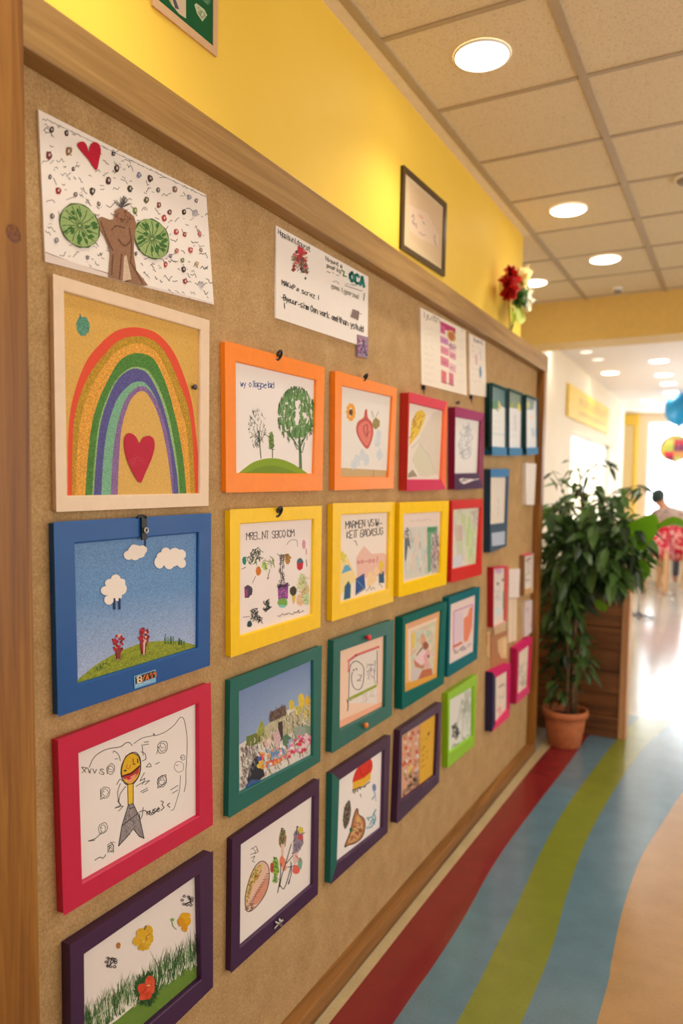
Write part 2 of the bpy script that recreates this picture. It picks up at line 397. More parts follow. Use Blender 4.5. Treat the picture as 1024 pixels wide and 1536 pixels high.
# ================================================================== PICTURES
CREAMF, BLUEF, PINKF, PURPF = (232, 208, 180), (0, 82, 156), (196, 22, 68), (62, 24, 68)
ORANF, YELLF, TEALF = (250, 138, 24), (248, 204, 0), (0, 100, 94)
PAPER = (240, 234, 228); INK = (40, 38, 40)
GRN = [(52, 92, 46), (74, 118, 62), (38, 74, 38)]

# --- tree of signatures on paper, top left
def sheet_thing(name, label, crop, quad, lift=0.0015, group='papers pinned to the notice board', col=PAPER, cat='drawing', plane=BOARD, bow=0.004):
    """a loose sheet of paper: slightly bowed, with thickness, ink on its face"""
    X = plane+lift
    C = [hit(*cp(crop, p), 0, X) for p in quad]
    for c in C: c.y = min(c.y, 3.957)
    org = Vector((plane, (C[2].y+C[3].y)/2, min(C[2].z, C[3].z))); root = thing(name, label, cat, org, group)
    a = Art(CR[crop], X+0.0006, org)
    a.sheet([(c.y, c.z) for c in C], col)
    vs = []
    for x in (plane+0.0004, X+0.0005):
        vs += [Vector((x, c.y, c.z))-org for c in C]
    mesh_obj('paper', vs, [(0, 1, 2, 3), (4, 5, 6, 7), (0, 1, 5, 4), (1, 2, 6, 5), (2, 3, 7, 6), (3, 0, 4, 7)], paint(col, 0.7, spec=0.2, var=0.02), root)
    return root, a
r, a = sheet_thing('drawing_sheet', 'white sheet drawn with a tree trunk, red heart and dozens of thumbprint dots', 'A1', [(172, 103), (930, 488), (965, 985), (203, 790)], 0.004)
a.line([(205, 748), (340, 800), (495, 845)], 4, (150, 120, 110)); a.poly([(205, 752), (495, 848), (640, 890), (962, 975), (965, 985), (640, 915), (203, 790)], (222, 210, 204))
for y0, y1 in ((140, 500),): a.line([(215, 150), (930, 498)], 2, (120, 110, 110))
x = 222
while x < 925:
    a.scrawl(x, 158+(x-222)*0.487, 34, 9, (1, 0.487), (110, 104, 108), 1.7); x += 40
for (x, y) in [(190, 150), (200, 180), (196, 205), (225, 265), (190, 350), (255, 345), (275, 405), (280, 440), (345, 350), (355, 420), (375, 470), (300, 405), (400, 410), (430, 385), (545, 430), (575, 360), (560, 335), (660, 440), (720, 410), (730, 500), (845, 500), (870, 570), (580, 510), (390, 520), (440, 525), (300, 520), (210, 520), (215, 640), (205, 660), (270, 770), (310, 775), (390, 775), (440, 770), (650, 790), (690, 830), (740, 860), (780, 890), (840, 880), (880, 900), (920, 940), (700, 870), (650, 850), (760, 800), (770, 690), (800, 740), (850, 800), (880, 700), (900, 760), (700, 560), (640, 560), (740, 640), (505, 300), (465, 350), (510, 470), (240, 430), (840, 550), (880, 640), (910, 590), (500, 580), (480, 555), (620, 740), (630, 700), (730, 790), (860, 850), (930, 880), (905, 830), (820, 660), (790, 610), (660, 480), (700, 600), (420, 720)]:
    a.scrawl(x, y, a.rnd.uniform(26, 50), a.rnd.uniform(12, 20), (1, a.rnd.choice((0.5, -0.3, 0.9, 0.4))), a.rnd.choice([(90, 86, 90), (110, 106, 106), (60, 56, 60)]), 2.8)
for q in range(150):
    u_, v_ = a.rnd.random(), a.rnd.random(); x = 195+u_*740; y = 150+u_*370+v_*560; a.scrawl(x, min(y, 960), a.rnd.uniform(14, 30), a.rnd.uniform(8, 14), (1, a.rnd.choice((0.5, -0.4, 0.8, 0.2))), a.rnd.choice([(120, 114, 118), (150, 144, 146), (80, 76, 80)]), 2.4)
DK = (70, 54, 58); RD = (150, 42, 52)
for (x, y, rr, c) in [(232, 195, 13, DK), (300, 210, 12, DK), (220, 310, 16, (112, 40, 44)), (308, 292, 17, (140, 100, 58)), (330, 373, 9, DK), (225, 408, 10, (96, 96, 100)), (262, 470, 15, RD), (340, 487, 10, (110, 100, 100)), (416, 473, 15, (64, 54, 48)), (489, 424, 15, (84, 52, 52)), (526, 369, 15, (70, 50, 46)), (586, 461, 14, (60, 60, 48)), (627, 400, 12, (126, 138, 170)), (677, 415, 14, (84, 60, 52)), (713, 467, 10, (100, 96, 100)), (789, 463, 13, (140, 106, 96)), (660, 512, 13, (96, 92, 60)), (717, 535, 12, (130, 70, 66)), (764, 568, 11, (110, 60, 60)), (830, 566, 11, (56, 54, 50)), (740, 595, 13, (170, 50, 56)), (795, 655, 13, (176, 66, 66)), (832, 668, 10, (160, 60, 66)), (853, 500, 11, (150, 150, 160)), (885, 516, 9, (130, 120, 120)), (900, 665, 10, (190, 100, 100)), (880, 572, 14, (170, 170, 180)), (859, 738, 12, (190, 80, 80)), (796, 742, 10, (170, 90, 80)), (822, 785, 10, (120, 130, 80)), (746, 804, 11, (180, 66, 60)), (827, 826, 12, (66, 50, 54)), (888, 800, 10, (190, 160, 110)), (834, 880, 11, (150, 56, 60)), (908, 895, 12, (180, 180, 186)), (768, 765, 9, (110, 110, 140)), (612, 755, 8, (90, 80, 80)), (234, 585, 11, (104, 94, 92)), (253, 694, 11, (130, 126, 140)), (444, 530, 9, (110, 100, 90)), (905, 738, 9, (150, 130, 120)), (393, 772, 9, (90, 80, 90)), (608, 560, 12, (110, 130, 60)), (510, 305, 9, (60, 56, 60))]:
    a.blob(x, y, rr*0.85, rr*1.15, c, 0.18, 12, 0.5); a.blob(x+rr*0.15, y-rr*0.1, rr*0.3, rr*0.5, (200, 190, 186), 0.2, 8, 0.2)
a.poly(smooth_pts([(432, 378), (400, 335), (362, 290), (346, 264), (360, 250), (378, 251), (391, 270), (398, 296), (404, 270), (420, 252), (440, 257), (453, 285), (446, 330)], 4, True), (188, 16, 52), 0.08)
for cx, cy, rx, ry in ((357, 628, 87, 95), (683, 688, 76, 86)):
    a.blob(cx, cy, rx+4, ry+4, (66, 92, 48), 0.03, 28, 0.2, sh=0.25); a.blob(cx, cy, rx, ry, (150, 176, 112), 0.03, 28, 0.25, sh=0.25)
    for q in range(14):
        t = q*0.449+0.2; a.line([(cx+8*math.cos(t), cy+8*math.sin(t)), (cx+rx*0.55*math.cos(t+0.12), cy+ry*0.55*math.sin(t+0.12)+0.1*rx*math.cos(t)), (cx+rx*0.92*math.cos(t), cy+ry*0.92*math.sin(t)+0.25*rx*math.cos(t))], 4, (74, 104, 56))
    for q in range(22):
        t = a.rnd.uniform(0, 6.28); f = a.rnd.uniform(0.4, 0.85); a.blob(cx+rx*f*math.cos(t), cy+ry*f*math.sin(t)+0.25*rx*f*math.cos(t), 7, 13, (64, 110, 50), 0.2, 8, 0.2, rot=t+1.5)
a.poly([(440, 598), (455, 588), (492, 602), (510, 600), (515, 560), (545, 545), (575, 565), (602, 588), (612, 622), (602, 700), (600, 760), (612, 830), (664, 897), (640, 902), (545, 880), (487, 862), (495, 740), (470, 680), (445, 640)], (146, 108, 82), 0.3)
for pts in ([(450, 610), (480, 690), (505, 740)], [(500, 650), (520, 630), (560, 640)], [(545, 760), (535, 870)], [(560, 780), (575, 870), (560, 880)], [(590, 800), (640, 890)], [(505, 760), (500, 850)], [(580, 640), (590, 720), (585, 800)], [(530, 690), (560, 720), (590, 690)], [(515, 580), (540, 600), (590, 600)]):
    a.line(pts, 6, (104, 72, 52), 0.3, sm=4)
a.poly([(556, 770), (566, 760), (590, 870), (550, 880)], (206, 184, 160), 0.2)
a.hatch([(515, 565), (575, 560), (600, 600), (600, 640), (520, 620)], 26, 18, 3, [(90, 60, 50), (170, 90, 70), (110, 96, 60)])
for q in range(26):
    t = a.rnd.uniform(-2.9, -0.2); a.line([(543, 548), (543+a.rnd.uniform(18, 55)*math.cos(t), 542+a.rnd.uniform(18, 60)*math.sin(t))], 2.4, a.rnd.choice([(60, 56, 60), (90, 84, 86)]))
a.build('drawing', r)

# --- rainbow
f = Frame('picture_frame', 'cream framed rainbow with red heart on ochre paper', 'A2', [(115, 50), (962, 300), (957, 1305), (133, 1337)], [(172, 135), (918, 347), (914, 1243), (188, 1256)], 0.012, CREAMF, paper=(222, 176, 84))
a = f.art; a.c[0] = [rgb((216, 172, 86), 0.16)]*4
def arch(pts, c, tex): a.poly(smooth_pts(pts, 5), c, tex)
arch([(188, 1262), (189, 1000), (198, 830), (228, 680), (290, 520), (370, 420), (450, 355), (530, 333), (610, 340), (690, 375), (770, 470), (830, 610), (870, 750), (890, 900), (905, 1060), (915, 1252)], (222, 78, 48), 0.08)
arch([(213, 1262), (215, 1000), (225, 830), (262, 690), (320, 570), (400, 470), (470, 405), (540, 383), (610, 385), (680, 420), (740, 500), (800, 640), (845, 760), (868, 900), (880, 1080), (887, 1252)], (184, 144, 34), 0.5)
arch([(230, 1262), (238, 1050), (258, 850), (300, 700), (370, 570), (445, 475), (540, 425), (620, 430), (690, 490), (760, 640), (808, 780), (840, 900), (856, 1100), (862, 1252)], (222, 160, 62), 0.42)
arch([(283, 1262), (298, 1050), (320, 870), (355, 740), (410, 620), (470, 520), (540, 478), (610, 480), (670, 520), (730, 650), (770, 790), (800, 920), (825, 1080), (840, 1252)], (74, 130, 52), 0.5)
arch([(322, 1262), (336, 1050), (362, 850), (412, 700), (468, 605), (530, 556), (585, 552), (640, 582), (700, 690), (745, 830), (778, 1000), (795, 1130), (803, 1252)], (146, 180, 120), 0.35)
arch([(330, 1262), (345, 1050), (370, 850), (420, 700), (470, 610), (530, 565), (580, 562), (630, 592), (688, 700), (732, 840), (765, 1000), (786, 1130), (797, 1252)], (86, 84, 148), 0.42)
arch([(372, 1262), (384, 1050), (408, 880), (455, 735), (520, 655), (570, 630), (615, 640), (660, 700), (700, 800), (735, 940), (757, 1080), (768, 1252)], (120, 176, 146), 0.35)
arch([(424, 1262), (434, 1050), (458, 880), (500, 740), (550, 675), (590, 655), (630, 672), (680, 745), (720, 860), (745, 980), (760, 1090), (769, 1252)], (134, 104, 156), 0.45)
arch([(462, 1258), (470, 1050), (485, 880), (525, 750), (565, 695), (600, 683), (630, 705), (675, 790), (708, 900), (738, 1050), (762, 1252)], (216, 174, 92), 0.16)
a.blob(272, 327, 38, 54, (86, 146, 124), 0.1, 20, 0.5); a.line([(258, 285), (256, 262)], 7, (60, 110, 90))
d = f.done()
he = Art(CR['A2'], f.xp+0.0015, f.org)
he.poly(smooth_pts([(583, 1186), (530, 1100), (503, 1020), (497, 960), (507, 924), (532, 913), (562, 932), (583, 968), (600, 940), (630, 928), (658, 942), (666, 985), (650, 1050), (615, 1130)], 4, True), (186, 26, 58), 0.12)
for q in range(9): he.ring(565+he.rnd.uniform(-30, 45), 1065+he.rnd.uniform(-25, 25), 12, 10, 1.6, (206, 70, 90), 0.3, 8)
heo = he.build('paper_heart', d)

# --- blue meadow
f = Frame('picture_frame', 'blue framed meadow with white clouds and two red flowers under blue sky', 'A3', [(82, 92), (935, 42), (928, 866), (105, 1143)], [(193, 203), (873, 143), (868, 772), (212, 973)], 0.015, BLUEF, paper=(110, 146, 190))
a = f.art
top, mid, low = (104, 146, 196), (104, 148, 200), (170, 186, 220)
a.poly([(180, 190), (890, 130), (890, 420), (180, 520)], mid, 0.34, [top, top, mid, mid]); a.poly([(180, 520), (890, 420), (890, 790), (180, 1000)], low, 0.3, [mid, mid, low, low])
a.poly(smooth_pts([(200, 985), (212, 945), (245, 918), (290, 880), (350, 840), (430, 798), (520, 760), (600, 742), (680, 736), (760, 740), (830, 753), (890, 780)], 4)+[(890, 800)], (140, 152, 44), 0.5)
a.hatch([(240, 930), (420, 815), (600, 755), (820, 765), (600, 830)], 90, 14, 3, [(110, 130, 40), (170, 176, 70), (96, 112, 36)])
a.hatch([(300, 880), (370, 850), (370, 880), (310, 900)], 14, 20, 3.5, GRN)
for q in range(26):
    x = a.rnd.uniform(680, 800); y = 740+(x-680)*0.06; a.line([(x, y+12), (x+a.rnd.uniform(-8, 8), y-a.rnd.uniform(10, 42)*(1.1-(x-680)/160))], 3.5, a.rnd.choice(GRN))
for cx, cy in ((427, 762), (565, 732)):
    for q in range(7): a.line([(cx-16+q*5, cy+10), (cx-8+q*3, cy+76)], 5, a.rnd.choice([(150, 30, 46), (120, 40, 50), (220, 200, 190)]))
    for q in range(60):
        t = a.rnd.uniform(0, 6.28); rr = a.rnd.uniform(0, 1)**0.6; a.blob(cx+(30-14*math.sin(t))*rr*math.cos(t), cy-4+60*rr*math.sin(t), 6, 8, a.rnd.choice([(176, 30, 56), (190, 36, 60), (150, 24, 44), (120, 30, 40), (226, 180, 160), (170, 60, 60)]), 0.2, 8, 0.2)
    for q in range(5): a.line([(cx-10+q*5, cy+20), (cx-6+q*3, cy+72)], 4, a.rnd.choice([(150, 40, 50), (130, 60, 60), (220, 200, 190)]))
for x in (404, 432): a.line([(x, 505), (x+1, 560)], 11, (30, 56, 104))
a.line([(575, 180), (574, 216)], 8, (40, 66, 120))
d = f.done()
def cloud(pts):
    c = Art(CR['A3'], f.xp+0.0016, f.org)
    for x, y, rx, ry in pts: c.blob(x, y, rx, ry, (238, 230, 222), 0.03, 16, 0.03)
    c.build('paper_cloud', d)
cloud([(525, 248, 45, 38), (485, 266, 26, 26), (562, 236, 26, 24), (515, 225, 20, 18), (520, 276, 24, 18), (548, 258, 28, 24)])
cloud([(715, 285, 65, 46), (655, 305, 28, 34), (690, 250, 26, 26), (738, 250, 28, 24), (772, 262, 28, 28), (776, 310, 24, 27), (708, 320, 26, 24), (665, 275, 26, 26)])
cloud([(408, 455, 46, 50), (415, 400, 28, 28), (366, 460, 34, 26), (444, 450, 32, 34), (378, 512, 26, 26), (425, 490, 24, 28), (382, 420, 26, 24), (448, 415, 20, 20)])
lp = Art(CR['A3'], f.xf+0.0012, f.org)
lp.poly([(515, 930), (634, 892), (636, 962), (518, 1000)], (120, 176, 216)); lp.poly([(521, 934), (629, 900), (631, 936), (523, 974)], (56, 44, 40))
lp.text('1B', 527, 970, 34, (1, -0.31), (236, 216, 180), 6, 0.1); lp.text('/A99', 560, 960, 32, (1, -0.31), (214, 120, 60), 6, 0.15, 0.5)
lp.scrawl(528, 986, 90, 8, (1, -0.3), (220, 230, 240), 2)
tag(lp.build('label_plate', f.root), 'small lettered label')

# --- pink: smiling figure
f = Frame('picture_frame', 'bright pink framed ink drawing of a smiling yellow faced figure', 'A4', [(105, 370), (932, 57), (945, 827), (135, 1320)], [(215, 440), (870, 165), (872, 780), (235, 1148)], 0.018, PINKF, paper=(236, 230, 228))
a = f.art; W = 4.2
a.line([(270, 515), (290, 470), (320, 440), (370, 415), (440, 403), (470, 382), (490, 380), (505, 395)], W, INK, sm=4)
a.line([(515, 385), (560, 355), (625, 340), (622, 330), (628, 342), (680, 325), (735, 285), (765, 245), (785, 245), (798, 290), (806, 360), (805, 450), (800, 540), (800, 600), (790, 650)], W*0.8, INK, sm=3)
a.line([(770, 560), (765, 640), (745, 710), (733, 745), (718, 752)], W*0.7, INK, sm=3)
a.text('xvv.si', 232, 545, 38, (1, 0.06), INK, W, 0.5); a.line([(228, 515), (262, 520), (275, 548)], W, INK)
for cx, cy, s_ in ((388, 525, 22), (672, 405, 27), (668, 592, 24), (358, 655, 25), (345, 850, 24), (388, 960, 16)):
    a.ring(cx, cy, s_, s_*1.25, W*0.8, INK, 0.1, sh=-0.2); a.ring(cx, cy, s_*0.6, s_*0.8, W*0.7, INK, 0.2); a.scrawl(cx-s_*0.5, cy+4, s_, s_*0.7, (1, 0), INK, W*0.7)
a.line([(332, 632), (332, 692), (352, 680)], W*0.8, INK); a.line([(640, 442), (650, 402)], W*0.8, INK); a.line([(645, 630), (650, 575), (690, 555), (692, 600), (645, 630)], W*0.8, INK)
a.ring(762, 512, 26, 30, W*0.6, (90, 88, 90)); a.scrawl(745, 520, 50, 26, (1, -0.2), INK, W*0.7); a.ring(783, 462, 12, 14, W*0.7, INK); a.scrawl(772, 470, 22, 14, (1, 0), INK, W*0.6)
a.line([(340, 870), (305, 905), (265, 920), (300, 915)], W, INK, sm=3); a.line([(300, 1025), (330, 1008), (345, 1015), (360, 995)], W, INK, sm=2); a.line([(372, 985), (372, 940), (390, 925), (404, 945), (402, 985)], W*0.8, INK); a.line([(388, 935), (400, 925), (412, 930)], W*0.7, INK)
a.blob(498, 525, 56, 92, (66, 50, 40), 0.02, 24, 0.1, rot=0.12, sh=-0.1); a.blob(499, 523, 49, 84, (222, 178, 40), 0.02, 24, 0.14, rot=0.12, sh=-0.1)
a.line([(470, 455), (500, 436), (530, 436), (550, 470), (552, 520)], W, INK, sm=4); a.line([(448, 560), (455, 590), (480, 612)], W, (120, 90, 130), sm=3)
a.poly([(452, 566), (500, 548), (546, 510), (540, 548), (512, 580), (485, 586), (462, 580)], (178, 60, 54), 0.2); a.poly([(468, 578), (505, 562), (530, 548), (512, 590), (488, 600)], (232, 150, 130), 0.1)
a.line([(448, 566), (500, 548), (548, 508)], 9, (90, 30, 34)); a.line([(462, 535), (472, 533)], 8, INK); a.line([(510, 468), (512, 500), (524, 498)], W, INK); a.line([(534, 470), (536, 490)], 6, INK); a.line([(478, 500), (474, 520), (490, 522), (496, 504)], W*0.8, (190, 90, 40), sm=2); a.blob(486, 574, 12, 9, (200, 40, 50), 0.1)
a.poly([(480, 612), (510, 606), (510, 712), (482, 722)], (228, 190, 60), 0.12); a.line([(480, 610), (483, 722)], W, INK); a.line([(511, 606), (511, 714)], W, INK)
a.poly([(484, 722), (510, 714), (545, 790), (570, 905), (545, 895), (510, 852), (490, 882), (430, 948), (448, 840)], (146, 138, 142), 0.3)
a.line([(484, 722), (448, 840), (430, 948), (490, 882), (510, 852), (545, 895), (570, 905), (545, 790), (510, 714)], W*1.1, INK, closed=True)
a.hatch([(484, 730), (510, 722), (540, 790), (560, 890), (508, 840), (445, 920), (455, 840)], 60, 40, 2, [(96, 90, 96), (170, 164, 168)], 1.2); a.line([(450, 835), (540, 765)], W, INK); a.line([(490, 742), (514, 735)], W, INK)
for pts in ([(440, 605), (425, 650), (430, 700), (445, 725)], [(470, 620), (440, 660), (432, 700)], [(410, 740), (455, 728), (430, 755)], [(415, 735), (440, 725), (425, 700)], [(420, 610), (438, 580), (450, 590)], [(440, 480), (430, 445), (405, 425), (400, 436)], [(410, 470), (425, 468)], [(552, 430), (575, 440), (580, 470), (560, 480)], [(560, 400), (565, 450)], [(555, 395), (595, 388)], [(570, 378), (595, 375)], [(582, 515), (600, 492), (608, 512), (582, 512)], [(632, 498), (655, 488)], [(525, 620), (560, 600), (600, 588), (575, 610)], [(572, 545), (548, 590), (575, 575), (560, 610)], [(550, 650), (590, 628)], [(560, 655), (592, 640)], [(715, 640), (755, 615)], [(725, 658), (755, 640)], [(565, 735), (560, 780), (548, 800), (545, 770)]):
    a.line(pts, W*0.8, INK, sm=2)
a.line([(545, 760), (575, 752), (600, 775), (625, 768), (650, 735)], W, INK, sm=3); a.text('nuse', 585, 775, 26, (1, -0.3), INK, W, 0.4); a.line([(662, 700), (676, 706), (668, 722), (680, 735), (662, 752)], W, INK, sm=2); a.line([(712, 712), (698, 722), (712, 735)], W, INK, sm=2)
f.done()

# --- purple: garden
f = Frame('picture_frame', 'dark purple framed garden of tall grass with yellow and red flowers', 'A5', [(172, 580), (945, 68), (945, 805), (180, 1550)], [(245, 628), (872, 190), (885, 765), (250, 1318)], 0.024, PURPF, paper=(234, 226, 222))
a = f.art
a.poly([(230, 1340), (280, 1080), (420, 990), (560, 870), (700, 780), (860, 655), (900, 640), (900, 1000), (560, 1340)], (104, 138, 54), 0.15)
for q in range(620):
    x = a.rnd.uniform(252, 880); base = 1040-(x-280)*0.64+a.rnd.uniform(-70, 30); l = a.rnd.uniform(70, 190)*(0.8 if x < 480 or x > 620 else 0.75)
    a.line([(x, base), (x+a.rnd.uniform(-14, 14), base-l*0.5), (x+a.rnd.uniform(-34, 34), base-l)], a.rnd.uniform(4, 8), a.rnd.choice([(62, 98, 56), (86, 122, 74), (48, 82, 48), (70, 110, 60), (120, 150, 100), (206, 212, 186)]), 0.2, taper=True)
for q in range(70):
    x = a.rnd.uniform(300, 870); base = 1020-(x-300)*0.60+a.rnd.uniform(-20, 10)
    a.line([(x, base), (x+a.rnd.uniform(-18, 18), base-a.rnd.uniform(30, 70))], 4, (222, 224, 206), taper=True)
a.blob(580, 815, 58, 84, (40, 82, 40), 0.2, 26, 0.3, rot=0.2)
for q in range(60):
    t = a.rnd.uniform(0, 6.28); a.line([(580+50*math.cos(t), 815+72*math.sin(t)), (580+a.rnd.uniform(66, 84)*math.cos(t+0.1), 815+a.rnd.uniform(90, 112)*math.sin(t+0.1))], 9, a.rnd.choice([(40, 82, 40), (54, 100, 50), (36, 70, 36)]), taper=True)
for x, y, rx, ry in ((600, 780, 26, 36), (560, 815, 28, 30), (578, 850, 32, 26), (606, 815, 22, 30), (556, 865, 16, 14), (596, 755, 14, 14)): a.blob(x, y, rx, ry, a.rnd.choice([(206, 72, 44), (216, 84, 56)]), 0.12, 14, 0.15)
for pts in ([(560, 840), (580, 810), (610, 790)], [(580, 850), (600, 830)]): a.line(pts, 4, (160, 44, 34), sm=3)
a.line([(585, 800), (600, 795)], 6, (236, 190, 120))
for x, y, rx, ry in ((555, 520, 30, 36), (595, 500, 24, 30), (530, 555, 24, 26), (570, 570, 34, 34), (600, 540, 20, 28), (552, 590, 18, 14)): a.blob(x, y, rx, ry, a.rnd.choice([(206, 160, 30), (218, 172, 44)]), 0.14, 14, 0.25)
a.line([(570, 490), (580, 470)], 8, (150, 120, 40)); a.hatch([(540, 510), (600, 500), (600, 570), (540, 570)], 14, 18, 3, [(170, 124, 20), (232, 196, 90)])
for x, y, rx, ry in ((790, 420, 26, 24), (775, 450, 22, 26), (808, 440, 18, 30), (792, 480, 16, 24), (812, 412, 12, 14)): a.blob(x, y, rx, ry, a.rnd.choice([(226, 170, 30), (214, 150, 26)]), 0.14, 12, 0.2)
a.blob(428, 578, 11, 17, (186, 120, 40), 0.1); a.line([(720, 435), (726, 470), (745, 490)], 4, (120, 160, 90)); a.blob(724, 436, 10, 8, (130, 176, 90), 0.2)
for cx, cy in ((388, 672), (806, 333)):
    for q in range(8):
        t = q*0.83; a.ring(cx+(24+q%3*4)*math.cos(t), cy+(22+q%2*8)*math.sin(t), 7, 6, 3.4, (44, 38, 70), 0.2, 7)
    for q in range(5): a.line([(cx+a.rnd.uniform(-25, 25), cy+a.rnd.uniform(-25, 25)), (cx+a.rnd.uniform(-15, 25), cy+a.rnd.uniform(-25, 20))], 4, INK)
f.done()

# --- orange: trees on a hill
f = Frame('picture_frame', 'orange framed drawing of three green trees on a hill', 'A7', [(62, 45), (567, 178), (555, 800), (68, 810)], [(117, 145), (527, 240), (515, 718), (120, 715)], 0.014, ORANF, paper=(238, 232, 230))
a = f.art
a.text('wy ollagpelad', 138, 272, 32, (1, 0.05), (50, 80, 150), 3.6, 0.35, 0.42, 1.15)
hill = smooth_pts([(120, 722), (160, 690), (200, 662), (250, 645), (300, 639), (350, 646), (400, 665), (445, 692), (490, 722)], 5)
a.poly(hill, (128, 160, 22), 0.08); a.poly(smooth_pts([(150, 722), (220, 690), (300, 678), (380, 695), (440, 722)], 4), (108, 142, 16), 0.08)
a.line([(243, 640), (238, 580), (232, 500)], 5, (70, 76, 70)); a.line([(302, 636), (302, 570)], 5, (80, 80, 60)); a.poly([(438, 690), (436, 560), (428, 480), (440, 480), (448, 560), (454, 696)], (86, 116, 80), 0.2)
for q in range(90):
    y = a.rnd.uniform(400, 590); wv = 44*math.sin(max(0.05, (y-385)/215*3.0))+6; x = 224+a.rnd.uniform(-wv, wv); an = a.rnd.uniform(-2.4, -0.7)
    a.line([(x, y), (x+16*math.cos(an), y+22*math.sin(an))], a.rnd.uniform(2.5, 5), a.rnd.choice([(58, 78, 66), (80, 104, 84), (44, 60, 52), (90, 120, 90)]), 0.2, taper=True)
for k_ in range(6): a.line([(234, 560), (190+k_*16, 470-abs(2.5-k_)*-14)], 2.5, (60, 76, 66))
a.poly([(262, 520), (296, 532), (262, 516)], (70, 90, 60)); a.line([(258, 515), (290, 532)], 3, (70, 90, 60))
a.blob(296, 548, 13, 46, (120, 146, 70), 0.1, 14, 0.3); a.hatch([(284, 510), (308, 510), (310, 595), (284, 595)], 26, 14, 3, GRN)
for q in range(330):
    t = a.rnd.uniform(0, 6.28); rr = math.sqrt(a.rnd.random()); x = 424+92*rr*math.cos(t); y = 408+128*rr*math.sin(t)
    if abs(x-430) < 9 and 330 < y < 480: continue
    an = a.rnd.uniform(0.9, 2.2); a.line([(x-6*math.cos(an), y-11*math.sin(an)), (x+6*math.cos(an), y+13*math.sin(an))], a.rnd.uniform(5, 10), a.rnd.choice([(92, 138, 78), (104, 150, 88), (76, 118, 66), (120, 160, 100)]), 0.25)
for q in range(80):
    t = a.rnd.uniform(0, 6.28); x = 424+95*math.cos(t); y = 412+140*math.sin(t); an = a.rnd.uniform(0.8, 2.3); a.line([(x, y), (x+9*math.cos(an), y+18*math.sin(an))], 3, a.rnd.choice(GRN))
for x, y in ((385, 500), (470, 510), (350, 480), (500, 480), (410, 540), (465, 560)): a.line([(440, 590), ((x+440)/2, y+50), (x, y)], 3.5, (80, 110, 72), sm=3)
f.done()

# --- orange: pink heart fruit
f = Frame('picture_frame', 'orange framed drawing of a pink heart-shaped fruit and a small sunflower', 'A7', [(625, 195), (938, 285), (920, 790), (622, 800)], [(660, 268), (918, 325), (897, 735), (655, 735)], 0.016, ORANF, paper=(196, 168, 118))
a = f.art
a.poly([(650, 255), (930, 315), (925, 704), (650, 688)], (232, 228, 222), 0.03); a.line([(820, 700), (818, 740)], 3, (150, 120, 80))
for q in range(10): a.blob(703+17*math.cos(q*0.63), 404+34*math.sin(q*0.63), 9, 13, (236, 164, 50), 0.2, 9, 0.2)
a.blob(703, 404, 11, 17, (120, 76, 40), 0.15); a.blob(703, 404, 5, 8, (60, 40, 30))
a.poly(smooth_pts([(785, 592), (750, 550), (730, 500), (738, 455), (768, 430), (775, 395), (786, 390), (790, 430), (812, 460), (818, 510), (806, 560)], 4, True), (196, 86, 78), 0.2)
a.poly(smooth_pts([(783, 575), (755, 540), (740, 495), (750, 465), (780, 450), (802, 470), (808, 510), (798, 555)], 4, True), (222, 122, 108), 0.25)
a.line([(775, 520), (768, 480), (788, 470), (782, 530), (796, 500)], 5, (176, 70, 66), sm=3)
a.blob(832, 462, 20, 28, (150, 134, 76), 0.12, 14, 0.35); a.line([(810, 400), (818, 430)], 9, (196, 196, 190)); a.line([(845, 400), (830, 432)], 3, (150, 150, 140))
for x, y in ((735, 650), (760, 620), (780, 645), (845, 520), (840, 560), (850, 620), (720, 670)): a.blob(x, y, 16, 30, (208, 216, 222), 0.25, 10, 0.2)
f.done()

# --- yellow: fruit and flower pot
f = Frame('picture_frame', 'yellow framed drawing of scattered fruits around a purple flower pot', 'A8', [(88, 88), (553, 68), (545, 680), (92, 835)], [(140, 157), (517, 132), (508, 618), (138, 730)], 0.016, YELLF, paper=(238, 228, 226))
a = f.art
a.text('MRELINT SBCOIOM', 170, 238, 36, (1, -0.07), (60, 56, 60), 3.6, 0.45, 0.42, 1.18)
a.blob(158, 344, 11, 22, (30, 140, 116), 0.1); a.line([(145, 388), (165, 378)], 3, INK)
a.hatch([(178, 330), (205, 290), (245, 285), (255, 330), (215, 360), (180, 360)], 34, 30, 3.4, [(60, 90, 56), (44, 60, 44), (110, 140, 70), (80, 84, 70)])
for x, y in ((188, 338), (206, 310), (228, 300)): a.ring(x, y, 12, 20, 3, (50, 70, 50), 0.2, 10)
a.blob(230, 397, 14, 24, (206, 120, 40), 0.1, 14, 0.2); a.blob(262, 372, 14, 20, (176, 206, 120), 0.2); a.hatch([(250, 345), (310, 330), (308, 380), (270, 400)], 18, 26, 3, [(130, 150, 70), (160, 170, 110), (90, 100, 70)])
a.line([(215, 425), (200, 458)], 3, (110, 100, 90)); a.line([(288, 390), (276, 440), (284, 430)], 3.5, (110, 110, 60)); a.line([(305, 340), (312, 380)], 3, (100, 120, 60))
a.hatch([(335, 310), (395, 310), (395, 340), (335, 335)], 16, 26, 3, [(70, 62, 60), (120, 100, 60)]); a.blob(380, 335, 13, 30, (190, 140, 60), 0.2, 12, 0.3); a.hatch([(370, 310), (395, 310), (392, 360), (372, 360)], 12, 18, 3, [(110, 60, 40), (150, 110, 60)])
for pts in ([(345, 330), (342, 400), (352, 470)], [(360, 340), (352, 400), (362, 460)], [(335, 390), (355, 430), (345, 460)]): a.line(pts, 3, (60, 54, 60), sm=3)
for q in range(14): a.ring(350+a.rnd.uniform(-14, 14), 330+q*10, 5, 6, 2.4, (70, 60, 70), 0.2, 7)
